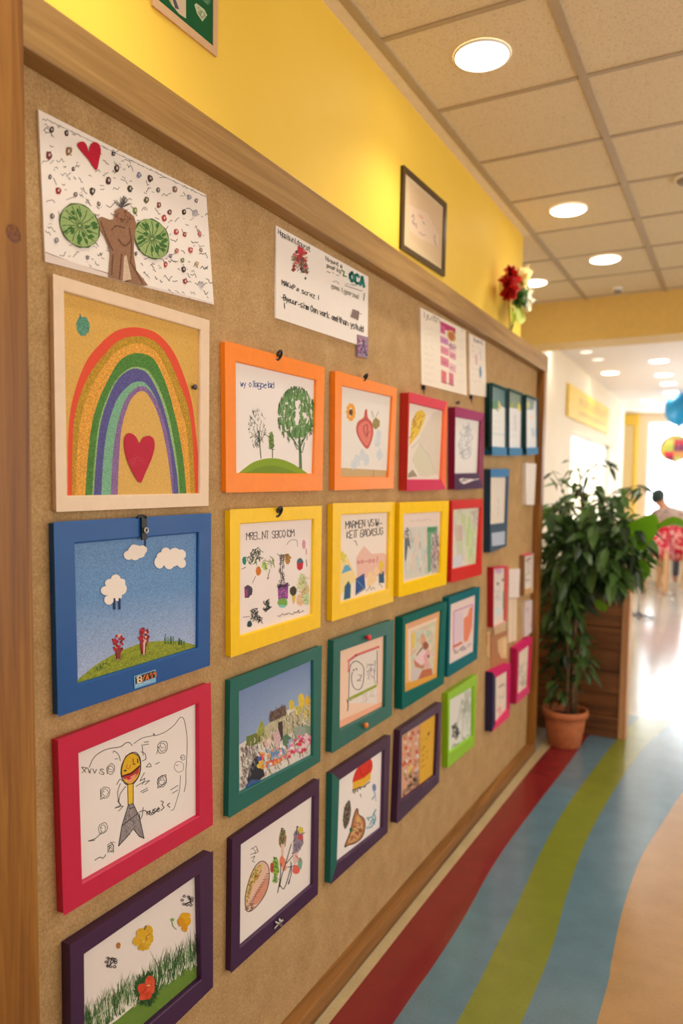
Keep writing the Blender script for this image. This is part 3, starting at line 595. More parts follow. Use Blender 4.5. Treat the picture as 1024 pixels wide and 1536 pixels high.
a.blob(443, 352, 17, 22, (66, 104, 120), 0.08, 14, 0.25); a.poly([(426, 360), (460, 352), (456, 385), (440, 396), (428, 385)], (196, 40, 60), 0.2); a.line([(474, 340), (478, 374)], 4, (120, 110, 120))
a.blob(462, 262, 9, 24, (214, 150, 180), 0.1); a.line([(375, 262), (395, 240), (425, 240), (430, 270)], 3, (150, 146, 150), sm=3); a.line([(474, 285), (476, 312)], 5, (200, 140, 150))
a.poly([(158, 480), (175, 468), (196, 480), (200, 505), (180, 535), (160, 535)], (90, 60, 100), 0.2); a.poly([(180, 480), (200, 490), (196, 520), (178, 525)], (60, 66, 80), 0.2); a.blob(168, 510, 9, 20, (150, 60, 120), 0.1)
a.poly([(328, 472), (382, 460), (380, 540), (332, 552)], (132, 70, 140), 0.35); a.hatch([(330, 475), (380, 465), (378, 538), (334, 548)], 40, 12, 3, [(190, 90, 170), (90, 50, 110), (200, 130, 190)]); a.hatch([(325, 470), (385, 455), (385, 475), (330, 488)], 22, 14, 4, [(46, 40, 50), (70, 50, 70)])
a.blob(354, 558, 26, 22, (120, 170, 80), 0.1, 14, 0.2); a.blob(352, 578, 18, 8, (120, 200, 190), 0.1)
a.blob(408, 500, 17, 26, (60, 60, 44), 0.12, 12, 0.3); a.poly([(402, 528), (420, 520), (416, 555), (408, 570)], (226, 186, 70), 0.2)
for x, y, c in ((450, 470, (206, 214, 160)), (470, 500, (216, 196, 150)), (445, 545, (226, 190, 150)), (475, 540, (196, 216, 170)), (455, 440, (200, 210, 160))): a.blob(x, y, 20, 30, c, 0.2, 12, 0.2)
a.hatch([(430, 440), (485, 430), (480, 560), (435, 565)], 26, 24, 2.6, [(150, 170, 90), (190, 150, 100), (120, 140, 80)])
a.hatch([(250, 560), (280, 545), (288, 590), (258, 600)], 20, 26, 4.5, [(36, 44, 40), (56, 66, 60)])
a.hatch([(190, 600), (215, 590), (245, 640), (240, 665), (200, 640)], 30, 26, 3.6, [(40, 56, 46), (60, 64, 60), (30, 36, 36)]); a.blob(184, 668, 13, 18, (40, 76, 84), 0.15, 12, 0.3); a.line([(150, 634), (185, 630)], 2.6, INK)
a.scrawl(328, 632, 140, 18, (1, -0.17), (110, 106, 104), 3, 26)
f.done()

# --- yellow: blue houses
f = Frame('picture_frame', 'yellow framed drawing with two lines of black writing over small blue houses', 'A8', [(614, 55), (928, 48), (920, 550), (608, 652)], [(655, 110), (903, 98), (895, 490), (652, 560)], 0.018, YELLF, paper=(238, 226, 216))
a = f.art
a.text('MARMEN VSIW-', 678, 182, 36, (1, -0.1), (64, 60, 62), 4, 0.45, 0.42, 1.1); a.text('KEIT BADASUG', 682, 232, 36, (1, -0.12), (64, 60, 62), 4, 0.45, 0.42, 1.1); a.scrawl(718, 268, 26, 24, (1, -0.1), (80, 76, 80), 3.4)
a.poly([(730, 330), (770, 268), (800, 300), (812, 310), (870, 305), (890, 320), (890, 400), (872, 420), (800, 430), (735, 440)], (232, 190, 176), 0.15); a.poly([(652, 350), (690, 330), (710, 380), (735, 440), (700, 470), (652, 520)], (238, 214, 150), 0.12)
a.text('52-43!', 735, 362, 26, (1, -0.1), (206, 130, 130), 5, 0.2)
for x, y in ((660, 310), (665, 340), (655, 330), (672, 322)): a.blob(x, y, 10, 14, (216, 206, 90), 0.2, 9, 0.2)
a.poly([(655, 412), (672, 368), (690, 366), (708, 392)], (96, 168, 206), 0.15)
a.poly([(668, 545), (672, 478), (690, 450), (702, 470), (700, 535)], (44, 86, 140), 0.3); a.line([(668, 545), (672, 478), (690, 450), (702, 470), (700, 535)], 4, (110, 150, 90), closed=True)
a.poly([(730, 515), (732, 440), (768, 415), (774, 485)], (40, 80, 150), 0.3); a.line([(728, 520), (730, 438), (770, 412), (776, 488)], 4, (80, 90, 130), closed=True); a.line([(735, 445), (770, 485)], 5, (90, 140, 180))
a.poly([(845, 412), (872, 398), (874, 458), (846, 460)], (44, 84, 120), 0.25); a.blob(858, 368, 13, 24, (230, 196, 70), 0.12, 12, 0.2); a.line([(858, 392), (858, 410)], 8, (226, 180, 70))
for x, y in ((800, 420), (820, 440), (800, 460), (830, 400)): a.blob(x, y, 14, 24, (238, 206, 160), 0.25, 10, 0.2)
a.scrawl(780, 500, 95, 20, (1, -0.2), (130, 126, 120), 3); f.done()
# --- teal: town under a blue sky
f = Frame('picture_frame', 'teal framed painting of a crowded hillside town under a blue sky', 'B1', [(90, 345), (553, 168), (545, 755), (80, 1043)], [(133, 400), (512, 240), (510, 725), (135, 920)], 0.016, TEALF, paper=(232, 230, 232))
a = f.art
a.poly([(120, 390), (530, 225), (530, 460), (120, 680)], (122, 148, 192), 0.08, [(116, 142, 188), (116, 142, 188), (150, 174, 206), (138, 160, 198)])
a.poly([(120, 680), (250, 600), (370, 500), (530, 430), (530, 730), (120, 935)], (216, 212, 206), 0.2)
a.poly([(170, 640), (215, 615), (240, 560), (262, 580), (290, 560), (290, 545), (370, 470), (380, 520), (440, 470), (505, 430), (505, 560), (330, 650), (170, 680)], (186, 180, 150), 0.35)
a.poly([(288, 508), (368, 468), (372, 520), (288, 560)], (96, 78, 70), 0.35); a.hatch([(288, 508), (368, 468), (372, 520), (288, 560)], 30, 24, 3, [(60, 50, 48), (130, 110, 100)], 1.4)
a.poly([(168, 632), (220, 612), (250, 650), (200, 680), (168, 675)], (106, 122, 60), 0.4); a.poly([(222, 612), (246, 540), (262, 585), (258, 640), (235, 650)], (150, 160, 80), 0.4)
for x, y, w_, h_, c in ((400, 470, 14, 26, (206, 186, 60)), (450, 450, 16, 36, (216, 190, 60)), (482, 450, 12, 30, (220, 176, 50)), (430, 500, 20, 26, (190, 180, 90)), (480, 510, 18, 30, (206, 190, 110))): a.blob(x, y, w_, h_, c, 0.2, 12, 0.35)
town = [(150, 690), (250, 610), (380, 520), (500, 460), (500, 700), (400, 760), (140, 900)]
a.hatch(town, 260, 26, 3.4, [(110, 106, 96), (150, 146, 120), (90, 90, 80), (196, 190, 170), (230, 224, 216), (130, 140, 90), (170, 120, 110)], 1.4)
a.poly([(330, 560), (352, 550), (356, 640), (338, 660), (328, 640)], (70, 60, 64), 0.3); a.poly([(305, 620), (330, 590), (345, 640), (335, 672), (310, 670)], (206, 176, 180), 0.25)
a.poly([(405, 600), (470, 570), (500, 580), (500, 620), (420, 650)], (130, 152, 130), 0.4); a.blob(375, 655, 26, 36, (86, 122, 96), 0.2, 12, 0.4); a.blob(440, 600, 34, 24, (150, 160, 150), 0.2, 12, 0.4)
a.poly([(290, 705), (360, 680), (366, 720), (300, 755)], (112, 146, 190), 0.3); a.poly([(265, 760), (310, 745), (360, 728), (400, 700), (400, 720), (320, 775), (268, 790)], (214, 120, 90), 0.25)
for q in range(46):
    x = a.rnd.uniform(380, 498); a.blob(x, 700-(x-400)*0.45+a.rnd.uniform(-55, 30), 9, 9, a.rnd.choice([(212, 110, 150), (196, 80, 130), (226, 150, 180), (206, 60, 80), (236, 200, 210)]), 0.2, 8, 0.3)
for q in range(40):
    x = a.rnd.uniform(240, 400); a.blob(x, 770-(x-260)*0.45+a.rnd.uniform(-60, 20), 8, 9, a.rnd.choice([(214, 90, 90), (226, 170, 170), (230, 160, 90), (150, 170, 200), (236, 226, 220), (190, 150, 140)]), 0.2, 8, 0.3)
a.poly([(172, 850), (190, 780), (215, 725), (240, 740), (250, 780), (258, 830), (238, 850), (180, 880)], (44, 46, 58), 0.3); a.poly([(165, 880), (190, 850), (240, 852), (200, 895), (160, 905)], (60, 90, 150), 0.3)
for x, y, c in ((232, 745, (80, 90, 160)), (240, 765, (226, 180, 60)), (248, 785, (220, 140, 50)), (230, 780, (210, 190, 90)), (270, 670, (220, 180, 170)), (280, 650, (226, 200, 190))): a.blob(x, y, 12, 13, c, 0.2, 9, 0.3)
a.hatch([(140, 690), (230, 660), (200, 800), (150, 900), (138, 880)], 70, 22, 3, [(130, 130, 136), (90, 96, 100), (170, 170, 176), (150, 120, 130)], 1.3)
f.done()

# --- teal: face in a round window
f = Frame('picture_frame', 'teal framed line drawing of a round face on peach mount with red pin', 'B1', [(618, 140), (921, 35), (912, 520), (606, 713)], [(652, 195), (885, 112), (878, 478), (648, 598)], 0.020, TEALF, paper=(240, 206, 184))
a = f.art
a.poly([(645, 550), (890, 440), (890, 490), (640, 605)], (238, 176, 146), 0.15)
a.poly([(690, 240), (845, 172), (836, 460), (690, 460)], (228, 220, 214), 0.08); a.line([(690, 245), (730, 215), (845, 172)], 12, (214, 110, 110), 0.3); a.line([(694, 238), (690, 300)], 8, (220, 130, 120))
a.line([(686, 500), (692, 420), (697, 290), (710, 255), (735, 245), (765, 270), (770, 310), (762, 370), (740, 392), (715, 375), (706, 330), (712, 300)], 4, (80, 78, 90), sm=3); a.line([(682, 440), (690, 470), (686, 500)], 4, (80, 78, 90))
a.line([(838, 190), (838, 360)], 4, (80, 76, 80)); a.line([(830, 240), (822, 330), (828, 360)], 3, (120, 116, 120))
for x, y in ((718, 290), (732, 286)): a.blob(x, y, 4, 5, (80, 76, 90))
a.line([(742, 316), (758, 316), (752, 335), (735, 345), (755, 345)], 3.5, (110, 104, 120)); a.hatch([(785, 260), (830, 245), (830, 330), (790, 340)], 30, 18, 2.4, [(120, 120, 130), (160, 160, 166)])
a.poly([(692, 432), (836, 362), (836, 376), (694, 450)], (150, 166, 50), 0.15); a.line([(784, 400), (782, 450)], 4, (200, 190, 180)); a.hatch([(700, 440), (830, 380), (830, 440), (700, 480)], 20, 22, 2, [(190, 186, 180), (210, 190, 180)])
f.done()

# --- purple: bread and vegetables
f = Frame('picture_frame', 'deep purple framed drawing of a sliced loaf and cutlery with vegetables', 'B2', [(100, 578), (540, 270), (533, 855), (92, 1255)], [(143, 605), (516, 352), (508, 808), (138, 1130)], 0.017, PURPF, paper=(238, 230, 226))
a = f.art
a.line([(192, 628), (218, 612), (230, 640), (212, 650)], 3, INK); a.line([(190, 655), (215, 645)], 3, INK); a.line([(192, 672), (212, 662), (200, 690), (212, 694)], 3, INK); a.scrawl(205, 650, 30, 26, (1, -0.5), INK, 2.4)
loaf = smooth_pts([(165, 930), (163, 870), (178, 800), (205, 730), (235, 693), (262, 692), (282, 720), (285, 780), (272, 840), (245, 890), (210, 930), (180, 947)], 5, True)
a.poly(loaf, (228, 190, 170), 0.1); a.poly(smooth_pts([(200, 905), (215, 850), (250, 800), (282, 770), (282, 810), (262, 862), (225, 905)], 4, True), (218, 150, 126), 0.2)
a.poly(smooth_pts([(165, 930), (163, 870), (178, 800), (205, 735), (240, 700), (252, 716), (230, 780), (200, 820), (180, 880)], 4, True), (214, 190, 130), 0.25)
a.hatch([(170, 900), (175, 810), (210, 730), (245, 705), (240, 760), (195, 815), (180, 890)], 60, 14, 4, [(180, 150, 60), (120, 130, 60), (200, 170, 90), (170, 90, 50)]); a.line(loaf, 4, (60, 50, 46), closed=True)
for q in range(16):
    t = q/15; x = 285-t*110; y = 760+t*180-math.sin(t*3)*-10; a.line([(x, y-10), (x-16, y-4)], 3, (70, 56, 50))
a.hatch([(165, 930), (180, 900), (215, 915), (190, 945)], 16, 12, 3, [(110, 80, 50), (80, 60, 40)])
a.blob(352, 570, 16, 46, (120, 112, 80), 0.12, 16, 0.4, rot=0.15); a.line([(345, 540), (350, 520), (358, 524)], 6, (70, 76, 50)); a.poly([(345, 600), (360, 600), (358, 680), (348, 690)], (226, 190, 176), 0.15); a.line([(372, 560), (366, 610)], 6, (190, 130, 100)); a.hatch([(340, 535), (368, 535), (366, 610), (340, 610)], 22, 14, 3, [(60, 64, 44), (150, 140, 90)])
a.blob(318, 720, 18, 50, (146, 186, 70), 0.15, 14, 0.3); a.blob(300, 720, 10, 26, (190, 70, 50), 0.15); a.line([(312, 680), (308, 668), (322, 676)], 5, (60, 90, 50)); a.blob(314, 785, 14, 16, (170, 200, 130), 0.15); a.hatch([(300, 690), (332, 690), (330, 800), (305, 800)], 24, 22, 3, [(80, 130, 50), (110, 150, 70), (60, 96, 50)])
a.blob(352, 690, 16, 28, (226, 130, 100), 0.15, 12, 0.3); a.blob(362, 720, 12, 20, (226, 150, 120), 0.15)
a.poly([(412, 545), (456, 515), (460, 600), (430, 650), (404, 660)], (150, 140, 156), 0.4); a.hatch([(410, 545), (456, 520), (456, 620), (408, 660)], 50, 20, 3, [(90, 80, 110), (120, 110, 130), (170, 160, 170)]); a.blob(446, 530, 14, 18, (216, 196, 70), 0.2, 10, 0.3); a.blob(444, 565, 14, 18, (196, 80, 80), 0.2, 10, 0.3); a.line([(424, 550), (428, 510), (434, 514)], 5, (56, 60, 50))
a.poly([(404, 655), (430, 640), (432, 690), (410, 710)], (226, 190, 186), 0.15); a.blob(424, 730, 20, 24, (226, 100, 90), 0.15, 12, 0.3); a.blob(442, 700, 13, 28, (120, 170, 150), 0.15, 12, 0.3); a.line([(420, 660), (448, 690)], 5, (196, 90, 60))
for pts in ([(345, 700), (340, 780), (328, 850)], [(398, 600), (372, 690), (350, 760), (338, 820)], [(398, 700), (385, 760), (360, 830), (340, 810)], [(395, 690), (398, 750), (382, 805), (390, 790)], [(372, 700), (405, 660)], [(378, 720), (415, 712)]): a.line(pts, 4, (70, 70, 76), sm=3)
f.done()

# --- purple with a teal left rail: pizza
f = Frame('picture_frame', 'purple frame with one teal side around a pizza slice drawing', 'B2', [(610, 240), (905, 45), (890, 540), (600, 803)], [(647, 275), (876, 118), (866, 517), (633, 700)], 0.020, [PURPF, PURPF, PURPF, TEALF], paper=(240, 234, 232))
a = f.art
a.poly(smooth_pts([(714, 292), (722, 240), (745, 200), (775, 165), (800, 160), (815, 190), (806, 235), (770, 262)], 4, True), (220, 54, 40), 0.12); a.poly([(712, 320), (714, 285), (770, 262), (806, 232), (804, 270), (770, 300), (725, 322)], (232, 180, 50), 0.15)
a.line([(745, 210), (760, 250), (790, 230), (800, 190)], 4, (180, 40, 30)); a.line([(712, 325), (770, 305), (800, 282)], 5, (70, 50, 40)); a.scrawl(712, 348, 90, 18, (1, -0.6), (90, 80, 70), 4, 16); a.line([(752, 345), (756, 360)], 4, (90, 110, 70))
a.blob(822, 312, 10, 20, (110, 140, 180), 0.1, 12, 0.25); a.line([(822, 330), (828, 350), (812, 372)], 7, (150, 176, 200)); a.line([(826, 345), (832, 380)], 5, (170, 190, 206))
a.blob(683, 450, 18, 72, (112, 98, 84), 0.08, 20, 0.4, rot=0.14); a.hatch([(670, 400), (700, 390), (702, 460), (676, 510), (664, 500)], 60, 9, 4, [(60, 54, 50), (170, 156, 140), (90, 80, 70)])
slc = smooth_pts([(672, 612), (700, 540), (715, 470), (730, 425), (738, 424), (742, 450), (768, 470), (775, 510), (760, 565), (725, 595), (690, 606)], 4, True)
a.poly(slc, (190, 130, 84), 0.25); a.line(slc, 6, (110, 66, 40), closed=True); a.poly(smooth_pts([(690, 590), (708, 540), (728, 480), (738, 450), (755, 480), (762, 520), (745, 565), (715, 588)], 4, True), (214, 170, 116), 0.3)
for x, y, c in ((722, 510, (176, 90, 60)), (742, 500, (190, 110, 70)), (735, 545, (170, 80, 60)), (712, 565, (190, 120, 80)), (750, 530, (150, 90, 50)), (704, 528, (40, 110, 70)), (730, 575, (206, 150, 100))): a.blob(x, y, 10, 12, c, 0.15, 10, 0.3)
a.hatch([(690, 590), (730, 470), (765, 500), (745, 570)], 40, 8, 3, [(120, 80, 50), (230, 196, 150)])
for pts in ([(785, 470), (812, 462), (830, 425)], [(800, 500), (815, 470), (828, 480)], [(785, 520), (810, 512), (820, 480)], [(790, 465), (795, 480)], [(820, 440), (830, 470), (822, 500)]): a.line(pts, 7, (120, 170, 190), 0.3)
a.line([(770, 520), (800, 505)], 2, (160, 170, 176)); f.done()

# --- orange-red with pink rails: yellow bunch
f = Frame('picture_frame', 'pink and orange framed collage of a yellow flower bunch in white paper', 'B3', [(186, 165), (515, 250), (500, 985), (172, 1000)], [(197, 247), (490, 318), (465, 905), (178, 905)], 0.030, [(216, 64, 84), (244, 110, 60), (208, 44, 90), (200, 56, 44)], paper=(228, 218, 206))
a = f.art
a.poly([(190, 620), (210, 420), (250, 330), (300, 310), (330, 350), (320, 410), (270, 520)], (224, 186, 24), 0.3); a.hatch([(200, 560), (220, 400), (300, 340), (310, 400), (240, 520)], 24, 60, 8, [(190, 140, 20), (236, 206, 60), (160, 110, 30)], -1.2)
a.poly([(185, 640), (275, 540), (340, 420), (400, 330), (460, 320), (440, 880), (330, 640), (280, 580), (230, 640)], (216, 204, 188), 0.06); a.poly([(200, 760), (280, 580), (350, 680), (420, 860), (340, 885), (270, 875)], (212, 206, 182), 0.08); a.poly([(180, 860), (220, 820), (262, 880), (180, 890)], (150, 136, 110), 0.2)
a.line([(190, 640), (280, 540)], 6, (242, 236, 226)); a.line([(205, 745), (268, 875)], 8, (240, 236, 230)); a.line([(275, 590), (350, 690), (425, 860)], 4, (186, 176, 160)); f.done()

# --- magenta: pencil figure
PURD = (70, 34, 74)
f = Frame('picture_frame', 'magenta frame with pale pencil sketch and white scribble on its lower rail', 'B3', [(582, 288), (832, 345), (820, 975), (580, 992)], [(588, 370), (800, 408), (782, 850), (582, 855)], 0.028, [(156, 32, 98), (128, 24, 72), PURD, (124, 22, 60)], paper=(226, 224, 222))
a = f.art; a.hatch([(640, 440), (710, 430), (730, 580), (700, 740), (640, 740), (610, 600)], 90, 46, 4, [(170, 178, 186), (190, 194, 198), (150, 160, 170)]); a.ring(670, 690, 40, 45, 5, (160, 166, 174), 0.2)
f.done()
sg = Art(CR['B3'], f.xf+0.0012, f.org)
sg.poly([(615, 905), (640, 895), (760, 905), (700, 930), (660, 945), (630, 935)], (226, 216, 216), 0.3)
sg.scrawl(625, 935, 90, 34, (1, -0.2), (84, 50, 84), 5, 18); sg.line([(700, 912), (785, 902)], 6, (230, 220, 220))
tag(sg.build('white_scribble', f.root), 'white handwritten scribble')

# --- yellow: striped painting / red: pale green painting
f = Frame('picture_frame', 'yellow framed painting of blurred grey and green vertical strokes', 'B4', [(112, 140), (528, 125), (505, 830), (102, 938)], [(145, 232), (475, 213), (458, 735), (143, 825)], 0.030, YELLF, paper=(232, 216, 208))
a = f.art; a.poly([(150, 350), (440, 330), (440, 745), (150, 790)], (206, 206, 198), 0.15)
for q in range(70):
    x = a.rnd.uniform(155, 430); y = a.rnd.uniform(350, 640); l = a.rnd.uniform(40, 130); a.line([(x, y), (x+a.rnd.uniform(-8, 8), y+l)], a.rnd.uniform(8, 22), a.rnd.choice([(196, 204, 200), (216, 206, 190), (222, 196, 186), (176, 190, 190), (214, 214, 206), (190, 176, 170)]), 0.2)
a.poly([(342, 345), (430, 340), (430, 400), (380, 410), (375, 720), (348, 740)], (110, 160, 130), 0.25); a.poly([(345, 350), (430, 345), (428, 380), (345, 390)], (66, 140, 96), 0.2)
a.poly([(152, 440), (190, 435), (205, 540), (180, 500), (165, 620), (152, 640)], (96, 106, 116), 0.3); a.hatch([(385, 390), (438, 390), (438, 720), (385, 730)], 60, 60, 9, [(140, 130, 140), (190, 150, 150), (120, 120, 130), (206, 190, 180)], 1.4); a.hatch([(155, 360), (185, 360), (185, 430), (155, 430)], 10, 30, 6, [(110, 104, 110)])
a.scrawl(200, 300, 190, 18, (1, -0.08), (200, 180, 180), 4); f.done()
REDF = (206, 40, 36)
f = Frame('picture_frame', 'red framed painting of pale green and grey vertical washes', 'B4', [(558, 122), (820, 108), (808, 745), (550, 815)], [(570, 195), (800, 178), (772, 655), (562, 705)], 0.030, REDF, paper=(214, 214, 196))
a = f.art
for q in range(80):
    x = a.rnd.uniform(575, 770); y = a.rnd.uniform(200, 560); l = a.rnd.uniform(60, 150); c = a.rnd.choice([(206, 212, 190), (190, 206, 160), (216, 206, 190), (200, 200, 196)]) if x < 690 or x > 735 else a.rnd.choice([(176, 204, 140), (190, 210, 160), (204, 212, 170)]); a.line([(x, y), (x+a.rnd.uniform(-10, 10), y+l)], a.rnd.uniform(12, 28), c, 0.2)
for q in range(14): x = a.rnd.uniform(590, 640); a.line([(x, 330), (x+a.rnd.uniform(-10, 10), 460)], 6, (196, 170, 160))
a.hatch([(730, 200), (770, 200), (765, 330), (735, 330)], 16, 40, 10, [(186, 180, 176), (200, 190, 186)]); a.poly([(565, 600), (640, 580), (640, 680), (565, 695)], (204, 208, 222), 0.1); f.done()

# --- teal pair
f = Frame('picture_frame', 'teal framed painting of a girl in pink on an amber mount', 'B5', [(138, 322), (512, 185), (485, 880), (130, 1105)], [(162, 380), (468, 262), (442, 830), (157, 965)], 0.028, TEALF, paper=(232, 180, 110))
a = f.art
a.poly([(165, 380), (440, 275), (435, 320), (180, 420)], (226, 170, 130), 0.1); a.poly([(205, 440), (420, 345), (395, 810), (205, 870)], (206, 204, 180), 0.2)
a.poly([(180, 420), (430, 320), (425, 345), (205, 440), (205, 860), (185, 860)], (238, 214, 190), 0.06)
for q in range(60): x = a.rnd.uniform(215, 400); y = a.rnd.uniform(430, 700); a.blob(x, y-(x-215)*0.2, 18, 22, a.rnd.choice([(196, 212, 200), (214, 214, 190), (226, 206, 180), (186, 200, 176), (216, 190, 170)]), 0.25, 9, 0.2)
a.poly([(210, 460), (240, 440), (240, 560), (212, 600)], (226, 200, 100), 0.25); a.poly([(285, 480), (310, 450), (340, 530), (320, 570), (295, 560)], (214, 160, 130), 0.25); a.blob(328, 560, 24, 34, (150, 90, 76), 0.12, 14, 0.3)
a.line([(300, 575), (255, 640)], 10, (96, 84, 96)); a.poly([(240, 690), (270, 620), (320, 600), (345, 640), (330, 700), (280, 720)], (232, 200, 206), 0.15); a.poly([(310, 650), (350, 590), (375, 640), (350, 680), (370, 740), (330, 760)], (222, 166, 168), 0.2)
a.blob(352, 650, 8, 12, (80, 60, 66), 0.2); a.poly([(205, 770), (280, 745), (300, 780), (270, 840), (205, 860)], (206, 196, 196), 0.2); a.poly([(300, 770), (380, 750), (390, 810), (260, 850)], (190, 110, 80), 0.3); a.poly([(230, 680), (290, 730), (320, 720), (310, 760), (240, 740)], (200, 130, 110), 0.3)
a.poly([(160, 880), (205, 870), (395, 805), (440, 790), (440, 850), (155, 975)], (220, 160, 60), 0.15); f.done()
f = Frame('picture_frame', 'blue-green framed picture of an orange shape edged in violet', 'B5', [(530, 150), (795, 60), (770, 670), (517, 828)], [(548, 210), (766, 125), (748, 610), (537, 725)], 0.026, (0, 104, 116), paper=(230, 210, 206))
a = f.art
a.poly([(565, 265), (732, 205), (722, 560), (565, 620)], (226, 206, 206), 0.15); a.line([(568, 600), (570, 270), (732, 208), (722, 400)], 9, (190, 120, 190), 0.2); a.poly([(655, 330), (690, 300), (705, 240), (730, 225), (722, 420), (690, 520), (655, 530)], (226, 132, 100), 0.2); a.poly([(575, 290), (650, 270), (650, 500), (580, 540)], (216, 196, 212), 0.2)
a.line([(570, 570), (635, 535)], 22, (206, 110, 90), 0.25); a.hatch([(560, 610), (720, 540), (720, 570), (560, 640)], 26, 24, 5, [(110, 110, 120), (150, 120, 150), (120, 140, 130)])
f.done()
for c, q in (((0, 84, 96), (730, 645)),):
    p = hit(*cp('B5', q), 0, f.xf)
    MB(f.org).lathe([(0.005, 0), (0.005, 0.0015), (0, 0.003)], (f.xf, p.y, p.z), (1, 0, 0), 12).build('screw', paint(c, 0.4), f.root)

# --- lower right: purple and lime
f = Frame('picture_frame', 'purple framed collage half pink pattern half golden paper', 'B6', [(116, 545), (465, 305), (445, 985), (85, 1335)], [(132, 590), (440, 395), (418, 925), (126, 1150)], 0.024, PURPF, paper=(222, 170, 140))
a = f.art
a.poly([(285, 500), (430, 380), (420, 930), (275, 1030)], (222, 172, 58), 0.14); a.poly([(128, 590), (285, 495), (272, 1040), (122, 1160)], (214, 164, 138), 0.2)
for q in range(46): x = a.rnd.uniform(140, 270); y = a.rnd.uniform(580, 940)-(x-140)*0.4; a.blob(x, y, 14, 18, a.rnd.choice([(206, 100, 76), (226, 190, 170), (196, 130, 110), (216, 206, 200), (190, 150, 100), (226, 150, 110)]), 0.3, 9, 0.3)
for q in range(34): x = a.rnd.uniform(135, 268); y = a.rnd.uniform(950, 1110)-(x-135)*0.55; a.ring(x, y, 9, 10, 4, a.rnd.choice([(70, 64, 60), (110, 96, 70), (90, 70, 60)]), 0.25, 8)
a.poly([(165, 890), (200, 830), (225, 850), (180, 920)], (222, 190, 120), 0.2)
for y in (620, 690, 740, 790, 850): a.scrawl(295, y+30, 80, 26, (1, -0.8), (120, 90, 40), 4)
a.line([(346, 580), (362, 555), (352, 590)], 6, (80, 70, 50)); a.line([(280, 500), (275, 1020)], 4, (180, 120, 70)); f.done()
f = Frame('picture_frame', 'lime green framed print of a grey leafy branch', 'B6', [(522, 232), (768, 68), (745, 665), (520, 862)], [(540, 285), (745, 165), (740, 590), (532, 740)], 0.024, (140, 196, 10), paper=(222, 222, 218))
a = f.art
for q in range(26): x = a.rnd.uniform(640, 735); y = a.rnd.uniform(220, 620); a.blob(x, y, 22, 30, a.rnd.choice([(200, 206, 200), (212, 216, 210), (190, 196, 186)]), 0.3, 10, 0.15)
a.line([(640, 270), (600, 500), (580, 620)], 6, (170, 178, 170), sm=3); a.line([(690, 260), (650, 460), (640, 620)], 6, (180, 186, 180), sm=3)
a.hatch([(560, 500), (590, 480), (615, 560), (590, 620), (560, 600)], 60, 22, 6, [(70, 74, 70), (100, 104, 96), (50, 54, 50)]); a.hatch([(640, 300), (700, 280), (700, 420), (650, 440)], 24, 26, 4, [(150, 160, 150), (130, 140, 126)])
a.poly([(740, 250), (725, 280), (740, 320), (715, 470), (728, 520), (740, 560)], (96, 130, 60), 0.3); a.hatch([(560, 660), (720, 560), (720, 600), (560, 710)], 26, 22, 5, [(120, 126, 116), (160, 166, 156)]); f.done()

# --- sheet of writing, sticker, recipe sheet and narrow sheet
r, a = sheet_thing('written_sheet', 'white letter sheet with black handwriting and teal capital letters at its corner', 'A6', [(320, 62), (792, 325), (788, 690), (318, 535)], 0.004)
a.text('Happisunlutaurat', 332, 106, 26, (1, 0.56), (60, 58, 62), 3.4, 0.3, 0.42, 1.15)
for q in range(48): x = a.rnd.uniform(405, 475); a.blob(x, 180+a.rnd.uniform(0, 110)+(x-405)*0.2, 8, 9, a.rnd.choice([(186, 50, 60), (150, 40, 50), (80, 60, 60), (206, 120, 120), (110, 116, 90), (190, 170, 140)]), 0.25, 8, 0.3)
a.poly([(432, 165), (460, 180), (456, 215), (428, 205)], (190, 50, 60), 0.2); a.poly([(425, 215), (450, 205), (470, 270), (440, 270)], (170, 50, 56), 0.25); a.hatch([(395, 220), (480, 230), (482, 310), (405, 290)], 60, 18, 3, [(90, 80, 76), (140, 150, 110), (60, 56, 60), (150, 90, 80)]); a.blob(470, 333, 4, 7, INK)
a.text('MAKxP.o scroz !', 350, 365, 24, (1, 0.42), INK, 3.4, 0.3, 0.5, 1.25)
a.text('-Byeuur-sinm Oon vark omfthan ystuld', 345, 440, 30, (1, 0.4), INK, 3.4, 0.3, 0.37, 1.2)
a.line([(362, 460), (364, 486)], 4, INK); a.scrawl(340, 120, 150, 6, (1, 0.5), (190, 186, 180), 2)
a.text('Hujunt a', 575, 240, 20, (1, 0.5), (110, 106, 96), 3, 0.4, 0.5, 1.2); a.text('pxaf ky', 580, 275, 20, (1, 0.45), (110, 106, 96), 3, 0.4, 0.5, 1.2); a.scrawl(578, 302, 80, 14, (1, 0.4), (130, 126, 116), 3); a.line([(655, 290), (668, 300), (664, 320), (680, 324)], 6, (80, 150, 90))
a.line([(672, 370), (760, 398)], 3, (120, 116, 110)); a.scrawl(676, 360, 60, 10, (1, 0.35), (150, 150, 150), 2.6); a.text('gams 1 gearzod', 602, 380, 22, (1, 0.42), (150, 146, 136), 3.2, 0.4, 0.5, 1.05); a.scrawl(610, 350, 40, 14, (1, 0.4), (170, 166, 156), 3); a.line([(772, 410), (768, 445)], 4, (120, 116, 110))
a.text('OCA', 698, 344, 46, (1, 0.45), (28, 126, 118), 13, 0.05, 0.46, 1.35)
a.poly([(712, 490), (746, 503), (740, 548), (700, 530)], (132, 112, 112), 0.25); a.scrawl(745, 525, 30, 20, (1, 0.3), (120, 120, 126), 3.4)
a.build('drawing', r)
r, a = sheet_thing('sticker', 'small violet sticker stuck below the corner of the letter sheet', 'A6', [(738, 620), (792, 635), (790, 742), (738, 732)], 0.0065, group=None, col=(150, 130, 150), cat='sticker')
